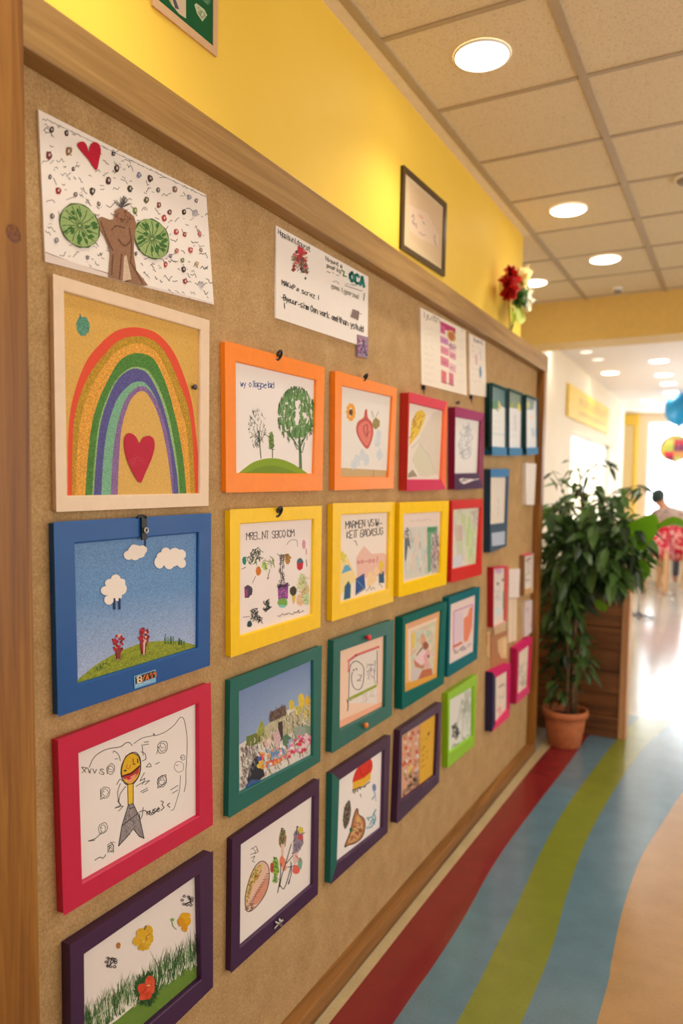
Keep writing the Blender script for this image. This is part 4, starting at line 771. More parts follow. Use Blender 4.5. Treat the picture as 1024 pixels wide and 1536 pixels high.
a.hatch([(742, 640), (788, 652), (786, 735), (742, 726)], 40, 16, 5, [(190, 120, 160), (90, 90, 150), (60, 60, 100), (210, 180, 200), (170, 90, 140)]); a.line([(750, 715), (770, 670), (780, 720)], 4, (50, 50, 110)); a.build('drawing', r)
r, a = sheet_thing('recipe_sheet', 'cream printed sheet with a grid of magenta boxes down its middle', 'B7', [(172, 120), (557, 315), (568, 872), (182, 775)], 0.006, col=(238, 228, 212))
a.text('ljuitn', 195, 205, 52, (1, 0.35), (150, 140, 130), 6, 0.4, 0.5, 1.2)
for k_ in range(9): a.scrawl(210, 300+k_*55, 90, 26, (1, 0.28), (214, 206, 190), 4)
for x, y, w_, h_, c in ((342, 235, 130, 60, (190, 50, 110)), (342, 265, 42, 70, (206, 90, 150)), (342, 360, 70, 60, (206, 140, 190)), (345, 440, 70, 70, (222, 140, 160)), (345, 530, 70, 80, (216, 130, 150)), (350, 650, 45, 110, (214, 110, 120)), (415, 420, 60, 60, (226, 190, 200)), (420, 490, 55, 60, (216, 150, 170)), (420, 590, 55, 70, (226, 180, 190)), (415, 670, 40, 110, (210, 110, 130))):
    a.poly([(x, y), (x+w_, y+w_*0.5), (x+w_, y+w_*0.4+h_), (x, y+h_)], c, 0.15); a.scrawl(x+5, y+h_*0.7, w_*0.8, 16, (1, 0.4), (150, 60, 100), 4)
a.blob(435, 365, 38, 46, (214, 180, 110), 0.1, 14, 0.2, sh=0.4); a.blob(437, 368, 26, 36, (190, 110, 50), 0.15, 12, 0.3, sh=0.4); a.line([(460, 330), (468, 400)], 6, (120, 150, 80)); a.line([(430, 415), (428, 460)], 5, (110, 120, 110)); a.hatch([(415, 420), (475, 440), (475, 500), (420, 490)], 20, 18, 4, [(140, 110, 130), (180, 140, 160)])
for k_ in range(6): a.scrawl(490, 400+k_*70, 60, 20, (1, 0.3), (220, 214, 204), 4)
a.line([(355, 755), (455, 782)], 6, (110, 90, 110)); a.scrawl(520, 320, 30, 20, (1, 0.4), (170, 166, 160), 4); a.build('drawing', r)
r, a = sheet_thing('narrow_sheet', 'narrow white sheet pinned beside the magenta grid sheet', 'B7', [(588, 342), (722, 410), (735, 885), (598, 862)], 0.006, col=(238, 228, 216))
a.text('lzumn-k', 622, 405, 36, (1, 0.45), (140, 136, 140), 5, 0.4, 0.4, 1.0)
for k_ in range(7): a.scrawl(612, 450+k_*50, 90, 20, (1, 0.3), (206, 200, 200), 4)
a.poly([(640, 520), (655, 530), (660, 610), (642, 600)], (214, 170, 180), 0.2); a.blob(684, 672, 11, 52, (96, 140, 180), 0.1, 12, 0.2); a.line([(685, 480), (690, 560)], 8, (196, 206, 210)); a.build('drawing', r)

# --- the three tall panels, far right
def panel(label, quad, top, paperlo, t=0.034):
    TL, TR, BR, BL = quad; L = lambda p, q, u: (p[0]+(q[0]-p[0])*u, p[1]+(q[1]-p[1])*u)
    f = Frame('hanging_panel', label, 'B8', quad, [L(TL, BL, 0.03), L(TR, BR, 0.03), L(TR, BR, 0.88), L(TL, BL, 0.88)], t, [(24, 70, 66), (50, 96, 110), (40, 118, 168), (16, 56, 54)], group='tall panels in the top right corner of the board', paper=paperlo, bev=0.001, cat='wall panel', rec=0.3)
    return f, L(TL, TR, 0.5)
BX = ((190, 0), (330, 1), (465, 2))
f, c0 = panel('leftmost of three tall teal panels with blue lower bands', [(205, 75), (322, 122), (318, 655), (200, 650)], None, (226, 230, 230))
a = f.art
a.poly([(195, 75), (330, 120), (330, 290), (250, 250), (235, 280), (195, 285)], (92, 128, 130), 0.15); a.poly([(200, 230), (235, 210), (245, 260), (235, 290), (200, 280)], (70, 130, 90), 0.2); a.poly([(250, 210), (272, 260), (268, 290), (250, 280)], (206, 200, 110), 0.15); a.line([(246, 260), (244, 300)], 9, (110, 100, 110)); a.poly([(205, 470), (310, 480), (310, 500), (205, 490)], (210, 222, 228), 0.1)
for k_ in range(4): a.scrawl(215, 340+k_*50, 60, 14, (1, 0.1), (206, 210, 212), 4)
f.done()
f, c0 = panel('middle one of three tall teal panels with blue lower bands', [(340, 118), (447, 160), (440, 650), (338, 655)], None, (222, 224, 228))
a = f.art
a.poly([(330, 110), (455, 158), (450, 290), (330, 270)], (120, 140, 122), 0.25); a.poly([(405, 250), (418, 232), (428, 270), (422, 305), (404, 295)], (222, 206, 80), 0.15); a.line([(384, 330), (384, 450)], 14, (206, 200, 206)); a.poly([(335, 240), (380, 230), (380, 270), (335, 270)], (140, 150, 90), 0.3)
for k_ in range(4): a.scrawl(350, 350+k_*50, 70, 14, (1, 0.05), (204, 206, 210), 4)
f.done()
f, c0 = panel('rightmost of three tall teal panels with blue lower bands', [(475, 168), (567, 205), (567, 640), (475, 650)], None, (218, 222, 226))
a = f.art
a.poly([(470, 165), (540, 190), (530, 290), (470, 290)], (130, 152, 150), 0.25); a.line([(555, 215), (555, 330)], 16, (190, 206, 226)); a.blob(485, 250, 14, 30, (190, 196, 130), 0.2); a.blob(515, 345, 16, 16, (230, 206, 190), 0.2); a.line([(520, 440), (528, 500)], 12, (140, 170, 200)); a.blob(550, 470, 10, 40, (176, 196, 222), 0.15); f.done()
# slate blue frame with a label window
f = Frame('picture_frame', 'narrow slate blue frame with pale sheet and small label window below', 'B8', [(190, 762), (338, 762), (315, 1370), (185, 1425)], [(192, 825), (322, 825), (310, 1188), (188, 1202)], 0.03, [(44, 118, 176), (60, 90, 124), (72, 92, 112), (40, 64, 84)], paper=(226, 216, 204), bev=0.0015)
a = f.art; a.line([(250, 1000), (256, 1060), (248, 1080)], 9, (140, 140, 150), 0.3); a.line([(246, 1105), (250, 1122)], 6, (160, 160, 166))
for q in range(8): a.line([(200+q*14, 840), (198+q*14, 1150)], 10, a.rnd.choice([(220, 212, 200), (226, 210, 190), (216, 212, 206)]), 0.05)
f.done()
lb = Art(CR['B8'], f.xf+0.001, f.org); lb.poly([(197, 1270), (302, 1255), (300, 1360), (200, 1375)], (176, 190, 212), 0.06); tag(lb.build('label_card', f.root), 'pale blue label card')
# loose sheets right
r, a = sheet_thing('paper_sheet', 'white paper sheet with torn beige backing beneath the tall panels', 'B8', [(468, 712), (550, 718), (535, 1045), (472, 1045)], 0.02, col=(236, 228, 224))
for k_ in range(7): a.scrawl(482, 790+k_*36, 50, 12, (1, 0.0), (220, 214, 216), 3)
a.poly([(466, 1050), (532, 1048), (526, 1095), (497, 1120), (466, 1122)], (206, 186, 152), 0.12); a.line([(480, 1050), (478, 1115)], 3, (170, 150, 120)); a.line([(498, 1050), (496, 1110)], 3, (170, 150, 120)); a.build('drawing', r)
# red sided shallow frame, open below
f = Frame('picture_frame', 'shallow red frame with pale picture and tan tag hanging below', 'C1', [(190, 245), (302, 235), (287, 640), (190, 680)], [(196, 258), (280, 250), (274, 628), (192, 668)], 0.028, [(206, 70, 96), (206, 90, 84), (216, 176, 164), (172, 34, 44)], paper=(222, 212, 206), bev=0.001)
a = f.art; a.blob(228, 272, 26, 18, (206, 170, 206), 0.2, 10, 0.2); a.blob(222, 362, 9, 10, (90, 84, 90), 0.2); a.blob(258, 335, 9, 10, (110, 140, 90), 0.2); a.hatch([(200, 380), (250, 360), (250, 480), (200, 500)], 30, 26, 4, [(190, 200, 196), (206, 210, 206), (196, 170, 180)]); a.line([(262, 420), (260, 540)], 9, (140, 190, 170)); a.line([(268, 370), (272, 400)], 5, (140, 130, 130)); a.blob(225, 560, 26, 30, (206, 216, 220), 0.2); f.done()
r, a = sheet_thing('paper_tag', 'tan paper tag below the shallow red frame', 'C1', [(196, 672), (282, 632), (280, 700), (200, 732)], 0.012, group='paper scraps at the lower right of the board', col=(206, 176, 140), cat='paper scrap'); a.build('drawing', r)
r, a = sheet_thing('paper_sheet', 'small white sheet right of the shallow red frame', 'C1', [(304, 260), (382, 255), (376, 460), (302, 466)], 0.016, col=(232, 220, 216), group='papers pinned to the notice board')
for k_ in range(5): a.scrawl(318, 300+k_*32, 44, 14, (1, -0.05), (214, 200, 206), 3)
a.build('drawing', r)
r, a = sheet_thing('paper_strip', 'long cream paper strip below the small white sheet', 'C1', [(298, 470), (360, 465), (356, 770), (298, 790)], 0.010, col=(228, 206, 182), group='papers pinned to the notice board'); a.line([(338, 470), (332, 775)], 3, (206, 184, 160)); a.build('drawing', r)
f = Frame('picture_frame', 'shallow tan frame with ink sketch against the end post', 'C1', [(414, 158), (478, 142), (474, 425), (414, 448)], [(418, 168), (470, 155), (466, 390), (418, 405)], 0.026, [(206, 90, 110), (226, 206, 196), (200, 164, 116), (150, 108, 70)], paper=(230, 224, 216), bev=0.001)
a = f.art; a.line([(430, 190), (470, 175)], 10, (90, 90, 76)); a.hatch([(425, 190), (470, 180), (465, 340), (425, 350)], 26, 30, 4, [(150, 156, 146), (200, 190, 186), (226, 190, 190), (120, 120, 116)]); f.done()
r, a = sheet_thing('paper_sheet', 'lilac tinted sheet above the rear pink frame', 'C1', [(418, 490), (470, 478), (465, 710), (418, 748)], 0.014, col=(224, 212, 214), group='papers pinned to the notice board')
for q in range(10): a.blob(a.rnd.uniform(425, 460), a.rnd.uniform(510, 700), 14, 20, a.rnd.choice([(216, 190, 200), (206, 206, 220), (230, 206, 206)]), 0.25, 9, 0.15)
a.build('drawing', r)
r, a = sheet_thing('paper_scrap', 'torn brown kraft paper scrap above the front pink frame', 'C1', [(172, 725), (288, 700), (300, 935), (176, 985)], 0.003, group='paper scraps at the lower right of the board', col=(176, 122, 84), cat='paper scrap')
a.poly([(222, 770), (260, 745), (290, 740), (288, 900), (250, 900), (225, 850)], (214, 180, 134), 0.12); a.poly([(255, 770), (285, 760), (284, 860), (262, 880)], (226, 194, 150), 0.1); a.build('drawing', r)
r, a = sheet_thing('paper_scrap', 'pale torn tape strip beside the brown kraft scrap', 'C1', [(140, 715), (168, 700), (162, 895), (142, 880)], 0.002, group='paper scraps at the lower right of the board', col=(206, 168, 122), cat='paper scrap'); a.poly([(142, 730), (154, 726), (152, 800), (142, 810)], (186, 128, 88), 0.15); a.build('drawing', r)
PK = (204, 34, 104)
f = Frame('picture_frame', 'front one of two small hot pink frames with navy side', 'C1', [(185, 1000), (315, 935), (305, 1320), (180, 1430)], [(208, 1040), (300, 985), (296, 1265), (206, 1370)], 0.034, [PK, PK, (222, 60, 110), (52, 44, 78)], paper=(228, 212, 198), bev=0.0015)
a = f.art; a.hatch([(225, 1080), (290, 1040), (285, 1250), (225, 1320)], 30, 44, 4, [(206, 190, 176), (186, 170, 160), (226, 190, 180)]); a.line([(230, 1110), (262, 1085)], 7, (120, 114, 104)); a.blob(235, 1275, 16, 26, (226, 170, 166), 0.2, 10, 0.2); a.line([(290, 1010), (288, 1060)], 10, (230, 150, 150)); f.done()
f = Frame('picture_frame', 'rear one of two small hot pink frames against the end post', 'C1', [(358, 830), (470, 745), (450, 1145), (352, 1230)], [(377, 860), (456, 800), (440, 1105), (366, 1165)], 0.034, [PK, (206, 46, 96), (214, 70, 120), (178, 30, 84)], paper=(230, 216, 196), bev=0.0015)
a = f.art; a.hatch([(380, 960), (430, 930), (425, 1080), (380, 1110)], 26, 46, 3.6, [(170, 166, 160), (196, 186, 176), (150, 150, 146)]); f.done()

# --- on the yellow wall
f = Frame('picture_frame', 'thin dark framed faint drawing hanging on the yellow wall', 'C5', [(290, 178), (705, 550), (685, 1245), (272, 972)], [(312, 245), (682, 580), (664, 1180), (298, 940)], 0.011, (70, 52, 30), group=None, paper=(212, 190, 152), plane=WALL, bev=0.002)
a = f.art
a.poly([(345, 330), (670, 600), (655, 1160), (345, 880)], (208, 182, 146), 0.03); a.line([(318, 260), (520, 430)], 16, (216, 150, 90), 0.1)
a.poly([(345, 560), (520, 640), (630, 860), (620, 960), (440, 880), (345, 800)], (216, 192, 166), 0.05)
for pts in ([(365, 680), (380, 650), (390, 700), (370, 720), (395, 760)], [(380, 730), (410, 740), (412, 780)], [(470, 720), (490, 745)], [(440, 820), (470, 850), (500, 850)], [(585, 850), (590, 920), (605, 950)]): a.line(pts, 8, (150, 130, 130), 0.1)
a.line([(440, 660), (470, 690)], 20, (214, 160, 130), 0.1); f.done()
M_BOARDG = (0, 92, 50)
f = Frame('picture_frame', 'white bordered dark green picture high on the yellow wall above the trim', 'C6', [(195, -640), (815, -300), (805, 545), (190, 48)], [(240, -570), (772, -280), (768, 440), (245, 0)], 0.006, (216, 180, 140), group=None, paper=M_BOARDG, plane=WALL, bev=0.001)
a = f.art; a.poly([(330, -140), (505, -20), (505, 178), (440, 135), (370, 50), (330, -20)], (214, 196, 168), 0.1); a.poly([(360, -60), (400, -20), (440, 90), (400, 80)], (84, 84, 104), 0.3); a.poly([(330, -30), (350, -20), (380, 40), (345, 10)], (180, 180, 90), 0.2)
a.poly([(585, 45), (605, 30), (680, 90), (708, 145), (662, 206), (610, 130)], (196, 206, 170), 0.15); a.hatch([(610, 60), (680, 100), (690, 150), (660, 185), (620, 120)], 26, 20, 4, [(60, 110, 70), (90, 130, 90)])
a.hatch([(640, -60), (735, 0), (735, 60), (650, -10)], 20, 40, 5, [(130, 170, 140), (90, 140, 110)], 0.7); f.done()

# --- pins, hooks and clips
M_BLK = paint((24, 22, 24), 0.35); M_MET = paint((186, 184, 180), 0.3, 0.8)
def pin(label, crop, q, c, X, r=0.006, stem=0.006, name='push_pin'):
    p = hit(*cp(crop, q), 0, X+stem+r*0.6); o = Vector((X+0.0006, p.y, p.z)); root = thing(name, label, 'pin', o, None)
    MB(o).lathe([(0.0, 0), (r*0.55, 0.0), (r*0.45, stem), (r*0.5, stem)], o, (1, 0, 0), 12).build('shank', M_MET if name != 'push_pin' else paint(c, 0.35), root, True)
    MB(o).ball((X+stem+r*0.6, p.y, p.z), (r*0.75, r, r), 2).build('head', paint(c, 0.3), root, True)
def hook(label, crop, q, s_, X):
    p = hit(*cp(crop, q), 0, X+0.006); o = Vector((X+0.0006, p.y, p.z)); root = thing('wall_hook', label, 'hook', o, 'black hooks above the frames')
    MB(o).lathe([(0, 0), (s_*0.5, 0), (s_*0.5, 0.003), (0, 0.003)], o, (1, 0, 0), 14).build('mounting_plate', M_BLK, root)
    pts = [(X+0.004+0.006*math.sin(t*0.9), p.y+s_*0.9*math.cos(t), p.z-s_*0.2+s_*math.sin(t)) for t in [k*0.42-2.2 for k in range(13)]]
    MB(o).tube(pts, s_*0.32, 8).build('loop', M_BLK, root, True)
hook('black hook on top of the orange frame with three trees', 'A7', (338, 108), 0.010, BOARD+0.0135)
hook('black hook on top of the orange frame with pink fruit', 'A7', (780, 222), 0.009, BOARD+0.0155)
hook('black hook on top of the yellow frame with scattered fruits', 'A8', (338, 90), 0.011, BOARD+0.0155)
p = hit(*cp('A3', (568, 95)), 0, BOARD+0.02); o = Vector((BOARD+0.0156, p.y, p.z)); r = thing('strap_clip', 'black strap clip with silver eyelet over the top of the blue frame', 'clip', o)
P3 = lambda q, X: hit(*cp('A3', q), 0, X)
st = MB(o); A_ = [P3(q, BOARD+0.0185) for q in ((556, 60), (584, 55), (586, 178), (558, 184))]
st.add([v+Vector((d, 0, 0)) for d in (-0.0025, 0.001) for v in A_], [(0, 1, 2, 3), (4, 5, 6, 7), (0, 1, 5, 4), (1, 2, 6, 5), (2, 3, 7, 6), (3, 0, 4, 7)]); st.build('strap', M_BLK, r)
e = P3((581, 130), BOARD+0.021); MB(o).lathe([(0.003, 0), (0.0055, 0.0005), (0.006, 0.0025), (0.0045, 0.004), (0.003, 0.0028), (0.003, 0)], (BOARD+0.0196, e.y, e.z), (1, 0, 0), 18).build('eyelet', M_MET, r, True)
pts = [P3(q, BOARD+0.020) for q in ((530, 62), (540, 50), (560, 47), (578, 52), (582, 62))]; MB(o).tube(pts, 0.0022, 8).build('wire_loop', M_BLK, r, True)
pin('red push pin on the top rail of the teal face picture', 'B1', (796, 124), (222, 50, 60), BOARD+0.0195, 0.009)
pin('orange push pin on the bottom rail of the teal face picture', 'B1', (782, 574), (226, 130, 50), BOARD+0.0195, 0.009)
pin('grey bead pin at the right edge of the rainbow picture', 'A2', (887, 660), (84, 78, 76), BOARD+0.005, 0.006, 0.004)
pin('dark pin stuck in the board left of the tall panels', 'B7', (500, 932), (92, 74, 60), BOARD, 0.008, name='board_pin')
def clip(label, crop, a0, a1, w):
    p, q = (hit(*cp(crop, v), 0, BOARD+0.008) for v in (a0, a1)); o = Vector((BOARD+0.0006, p.y, p.z)); r = thing('bulldog_clip', label, 'clip', o, 'small black clips under the pinned sheets')
    MB(o).box((BOARD+0.001, p.y-w, (p.z+q.z)/2), (BOARD+0.012, p.y+w, p.z), bev=0.001).build('jaw', M_BLK, r)
    MB(o).tube([(BOARD+0.006, p.y-w*0.5, p.z-0.008), (BOARD+0.008, p.y, q.z), (BOARD+0.006, p.y+w*0.5, p.z-0.008)], 0.0016, 6).build('handle', M_BLK, r, True)
clip('small black clip under the magenta grid sheet', 'B7', (205, 785), (203, 858), 0.006)
clip('small black clip under the narrow white sheet', 'B7', (612, 868), (614, 938), 0.008)
p = hit(*cp('B2', (332, 1015)), 0, BOARD+0.024); o = Vector((BOARD+0.0176, p.y, p.z)); r = thing('bow_clip', 'silver clip on the lower rail of the loaf picture', 'clip', o)
m = MB(o)
for q0, q1, w in (((312, 1035), (335, 1005), 0.0022), ((335, 1005), (355, 990), 0.003), ((318, 1000), (350, 1020), 0.0026), ((336, 985), (345, 1010), 0.003)):
    m.tube([hit(*cp('B2', q0), 0, BOARD+0.021), hit(*cp('B2', q1), 0, BOARD+0.022)], w, 8)
m.build('wire', M_MET, r, True)
# ================================================================== CEILING FITTINGS
M_LENS = emit('lamp_lens', (255, 246, 228), 9.0)
M_LENS2 = emit('dim_lamp_lens', (255, 248, 240), 1.4)
M_LENS3 = emit('far_lamp_lens', (255, 250, 244), 9.0)
def downlight(label, x, y, r=0.078, lens=None, watts=14, col=(1.0, 0.92, 0.78), group='round ceiling downlights', cone=122, lamp=True):
    t = thing('downlight', label, 'ceiling light', (x, y, CEIL), group)
    MB((x, y, CEIL)).lathe([(r, -0.0055), (r+0.002, -0.007), (r+0.005, -0.006), (r+0.007, -0.0005)], (x, y, CEIL), seg=40).build('trim_ring', M_WHITE, t, True)
    MB((x, y, CEIL)).lathe([(0.0, -0.006), (r*0.6, -0.006), (r+0.0005, -0.0055)], (x, y, CEIL), seg=40).build('lens', lens or M_LENS, t)
    if lamp:
        l = bpy.data.lights.new('downlight_lamp', 'SPOT'); l.energy = watts; l.color = col; l.spot_size = math.radians(cone); l.spot_blend = 0.8; l.shadow_soft_size = 0.07
        o = bpy.data.objects.new('downlight_lamp', l); COL.objects.link(o); o.parent = t; o.location = (0, 0, -0.03)
for x, y, lb in ((0.195, 2.23, 'nearest and largest round downlight above the tree letter sheets'), (0.173, 3.58, 'second round downlight, beside the dark framed picture'), (0.204, 4.41, 'third round downlight, before the yellow beam'), (-0.263, 4.71, 'round downlight partly behind the red and white flowers')):
    downlight(lb, x, y, watts=DW)
for x, y, lb in ((0.19, 0.85, 'added unseen downlight above the left end of the notice board'), (0.19, -0.6, 'added unseen downlight behind the viewpoint beside the wall')):  # out of view, added to light the near end of the board
    downlight(lb, x, y, watts=DW)
for x in (1.4, 2.4):  # unseen rows added to light the floor and the far end of the board
    for y in (-2.0, -0.6, 0.85, 2.23, 3.58, 4.7): downlight('added unseen downlight in the right part of the corridor', x, y, watts=RW*(3.2 if y > 3 else 1))
FAR = [(-0.50, 6.62, 'far room downlight just below the left end of the yellow beam'), (0.133, 6.87, 'first far room downlight of the right row below the beam'), (0.154, 7.95, 'second far room downlight of the right row'), (-0.381, 8.52, 'far room downlight in front of the yellow sign'), (0.114, 8.89, 'third far room downlight of the right row'), (0.102, 9.6, 'fourth far room downlight of the right row'), (0.067, 10.42, 'fifth far room downlight of the right row'), (-0.305, 11.26, 'far room downlight above the yellow pilaster'), (0.03, 11.9, 'last far room downlight beside the blue balloon')]
for x, y, lb in FAR: downlight(lb, x, y, 0.085, M_LENS3, watts=FW, col=(1, 0.92, 0.82))
for x in (1.3, 2.3):
    for y in (6.8, 9.0, 11.2): downlight('far room downlight in the right part of the room', x, y, 0.085, M_LENS3, watts=FW*2, col=(1, 0.92, 0.82))
for x, y, lb in ((-0.39, 7.17, 'small dim ceiling fitting, nearer one beside the left wall'), (-0.36, 7.62, 'small dim ceiling fitting, farther one beside the left wall')):
    downlight(lb, x, y, 0.05, M_LENS2, group=None, lamp=False)
def detector(name, label, x, y, r, h):
    t = thing(name, label, 'detector', (x, y, CEIL), None)
    MB((x, y, CEIL)).lathe([(0, -h), (r*0.5, -h), (r*0.75, -h*0.7), (r*0.8, -h*0.5)], (x, y, CEIL), seg=24).build('sensor_head', paint((150, 140, 130), 0.5), t, True)
    MB((x, y, CEIL)).lathe([(r*0.8, -h*0.5), (r, -h*0.45), (r, -0.0005)], (x, y, CEIL), seg=24).build('base_ring', M_WHITE, t, True)
detector('smoke_detector', 'round smoke detector on the ceiling tiles at the right edge', 0.675, 3.43, 0.05, 0.03)
detector('sprinkler_head', 'small dark sprinkler head on the ceiling just before the beam', 0.18, 5.05, 0.03, 0.035)

# ================================================================== CARPET
def carpet_mat(name, c, v=0.10):
    m, nt, b = newmat(name)
    n1 = noise(nt, 240, 3, mapscale=(1, 0.55, 1), rough=0.75); n2 = noise(nt, 9, 4)
    mx = nt.nodes.new('ShaderNodeMath'); mx.operation = 'MULTIPLY_ADD'; mx.inputs[1].default_value = 0.6
    h = nt.nodes.new('ShaderNodeMath'); h.operation = 'MULTIPLY'; h.inputs[1].default_value = 0.4
    nt.links.new(n2, h.inputs[0]); nt.links.new(n1, mx.inputs[0]); nt.links.new(h.outputs[0], mx.inputs[2])
    nt.links.new(ramp(nt, mx.outputs[0], [(0.3, tuple(x*(1-v) for x in c)), (0.7, tuple(min(255, x*(1+v)) for x in c))]), b.inputs['Base Color'])
    b.inputs['Roughness'].default_value = 0.19; b.inputs['Specular IOR Level'].default_value = 0.75
    bump(nt, b, n1, 0.03, 0.0006); return m
CM = [carpet_mat('stripe_cream', (186, 168, 128)), carpet_mat('stripe_red', (124, 32, 38)), carpet_mat('stripe_blue', (92, 122, 138)), carpet_mat('stripe_green', (120, 128, 46)), carpet_mat('stripe_tan', (166, 130, 88))]
near = [(-3.0, 0), (-1.5, 0), (0, 0)]
def curve(pts):
    base = pts[0][1]; P = [(-3.0, base+0.01), (-1.5, base-0.02), (0.0, base-0.015)]+pts
    sp_ = smooth_pts(P, 10); return sp_
BND = [[(1.6, 0.0045), (5.02, 0.0045)],
       [(1.65, 0.037), (2.3, 0.038), (2.9, 0.042), (3.8, 0.048), (4.33, 0.062), (5.02, 0.075)],
       [(1.73, 0.184), (2.0, 0.189), (2.28, 0.186), (2.73, 0.167), (3.25, 0.176), (3.86, 0.197), (4.37, 0.206), (5.02, 0.22)],
       [(1.81, 0.33), (2.15, 0.325), (2.49, 0.316), (2.92, 0.298), (3.36, 0.299), (3.88, 0.325), (4.43, 0.36), (5.02, 0.43)],
       [(1.89, 0.479), (2.28, 0.475), (2.61, 0.452), (3.07, 0.437), (3.71, 0.46), (4.26, 0.503), (4.69, 0.565), (5.02, 0.63)],
       [(1.99, 0.654), (2.26, 0.648), (2.53, 0.638), (2.77, 0.639), (3.06, 0.652), (3.47, 0.702), (3.79, 0.745), (5.02, 0.96)],
       [(1.6, 2.95), (5.02, 2.95)]]
YS = [-2.95+k*0.06 for k in range(int(7.95/0.06)+1)]
def interp(pts, y):
    for (y0, x0), (y1, x1) in zip(pts, pts[1:]):
        if y0 <= y <= y1: return x0+(x1-x0)*(y-y0)/(y1-y0)
    return pts[-1][1] if y > pts[-1][0] else pts[0][1]
CV = [curve(p) for p in BND]; CV[0] = [(-3, 0.0045), (6, 0.0045)]; CV[6] = [(-3, 2.95), (6, 2.95)]
m = MB()
for i in range(6):
    vs = []; fs = []
    for y in YS: vs += [(interp(CV[i], y), y, 0.004), (interp(CV[i+1], y), y, 0.004)]
    for k in range(len(YS)-1): fs.append((2*k, 2*k+1, 2*k+3, 2*k+2))
    m.add(vs, fs, (0, 1, 2, 3, 2, 4)[i])
yE = YS[-1]; m.add([(0.0045, yE, 0.0005), (2.95, yE, 0.0005), (2.95, yE, 0.004), (0.0045, yE, 0.004)], [(0, 1, 2, 3)], 4)
o = m.build('striped_carpet', CM); tag(o, 'wavy striped floor covering in red, blue, green and tan beside the board', 'carpet')

# ================================================================== PLANK SCREEN
W_PLK = wood('screen_plank', (66, 34, 12), (112, 66, 28), (150, 96, 48), 0, scale=0.8)
W_END = wood('screen_end', (160, 108, 64), (186, 134, 88), (204, 156, 110), 2)
t = thing('plank_screen', 'low brown screen of horizontal wooden planks behind the potted plant', 'screen', (0.0, 4.5, 0.0))
so = (0.0, 4.5, 0.0); z = 0.0045
for k in range(7):
    h_ = 0.128; MB(so).box((-0.59, 4.435+0.004*(k % 2), z), (0.362, 4.46, z+h_-0.004), bev=0.003).build('plank', W_PLK, t); z += h_
MB(so).box((0.362, 4.43, 0.0045), (0.402, 4.545, 0.935), bev=0.003).build('end_post', W_END, t)
MB(so).box((-0.59, 4.46, 0.0045), (0.362, 4.54, 0.90)).build('back_panel', W_PLK, t)
MB(so).box((-0.59, 4.425, 0.90), (0.362, 4.55, 0.935), bev=0.003).build('top_cap', W_END, t)

# ================================================================== POTTED PLANT
M_TERRA, nt, b = newmat('terracotta')
nt.links.new(ramp(nt, noise(nt, 22, 5), [(0.3, (160, 86, 46)), (0.7, (188, 110, 64))]), b.inputs['Base Color']); b.inputs['Roughness'].default_value = 0.7
def leafmat(name, a_, b_, tr=0.15, rough=0.35):
    m, nt, b = newmat(name)
    g = nt.nodes.new('ShaderNodeNewGeometry')
    nt.links.new(ramp(nt, g.outputs['Random Per Island'], [(0.1, a_), (0.9, b_)]), b.inputs['Base Color'])
    b.inputs['Roughness'].default_value = rough; b.inputs['Subsurface Weight'].default_value = 0.0
    b.inputs['Transmission Weight'].default_value = 0.0
    tl = nt.nodes.new('ShaderNodeBsdfTranslucent'); mxs = nt.nodes.new('ShaderNodeMixShader'); mxs.inputs[0].default_value = tr
    nt.links.new(ramp(nt, g.outputs['Random Per Island'], [(0.1, tuple(min(255, v*1.4) for v in a_)), (0.9, tuple(min(255, v*1.5) for v in b_))]), tl.inputs[0])
    nt.links.new(b.outputs[0], mxs.inputs[1]); nt.links.new(tl.outputs[0], mxs.inputs[2]); nt.links.new(mxs.outputs[0], nt.nodes['Material Output'].inputs[0]); return m
M_LEAF = leafmat('ficus_leaf', (26, 50, 24), (84, 118, 58), 0.24, 0.3)
M_BIG = leafmat('bright_leaf', (62, 106, 16), (90, 134, 22), 0.4, 0.4)
M_BARK = paint((104, 80, 54), 0.8, var=0.25, nscale=60); M_SOIL = paint((48, 34, 26), 0.95, var=0.4, nscale=120)
PC = Vector((0.115, 4.19, 0.0045))
plant = thing('potted_plant', 'tall leafy dark green potted plant in a terracotta pot beside the board end', 'plant', PC)
MB(PC).lathe([(0.0, 0.0), (0.086, 0.0), (0.088, 0.003), (0.112, 0.165), (0.110, 0.168), (0.104, 0.168), (0.102, 0.15), (0.0, 0.15)], PC, seg=40).build('pot', M_TERRA, plant, True)
MB(PC).lathe([(0.110, 0.162), (0.121, 0.166), (0.124, 0.180), (0.123, 0.202), (0.116, 0.205), (0.110, 0.2), (0.107, 0.165)], PC, seg=40).build('pot_rim', M_TERRA, plant, True)
MB(PC).lathe([(0.0, 0.166), (0.05, 0.164), (0.108, 0.158)], PC, seg=24).build('soil', M_SOIL, plant, True)
rn = random.Random(11)
stems = []
def W(px, py, y): return hit(px, py, 1, y)
for px0, pts_, y, r0 in ((858, [(860, 1010), (862, 940), (868, 880), (875, 820), (872, 760), (868, 700)], 4.19, 0.012), (850, [(852, 1000), (850, 930), (846, 870), (842, 800)], 4.16, 0.009), (862, [(866, 990), (874, 930), (884, 880), (900, 830), (925, 790)], 4.22, 0.009), (856, [(858, 980), (866, 900), (880, 830), (890, 740)], 4.26, 0.008)):
    p0 = Vector((W(px0, 1066, 4.19).x, 4.19+(y-4.19)*0.4, 0.165)); P_ = [p0]+[W(a_, b_, y+0.02*i) for i, (a_, b_) in enumerate(pts_)]
    MB(PC).tube(P_, [r0*(1-0.7*i/len(P_)) for i in range(len(P_))], 8).build('stem', M_BARK, plant, True); stems.append(P_)
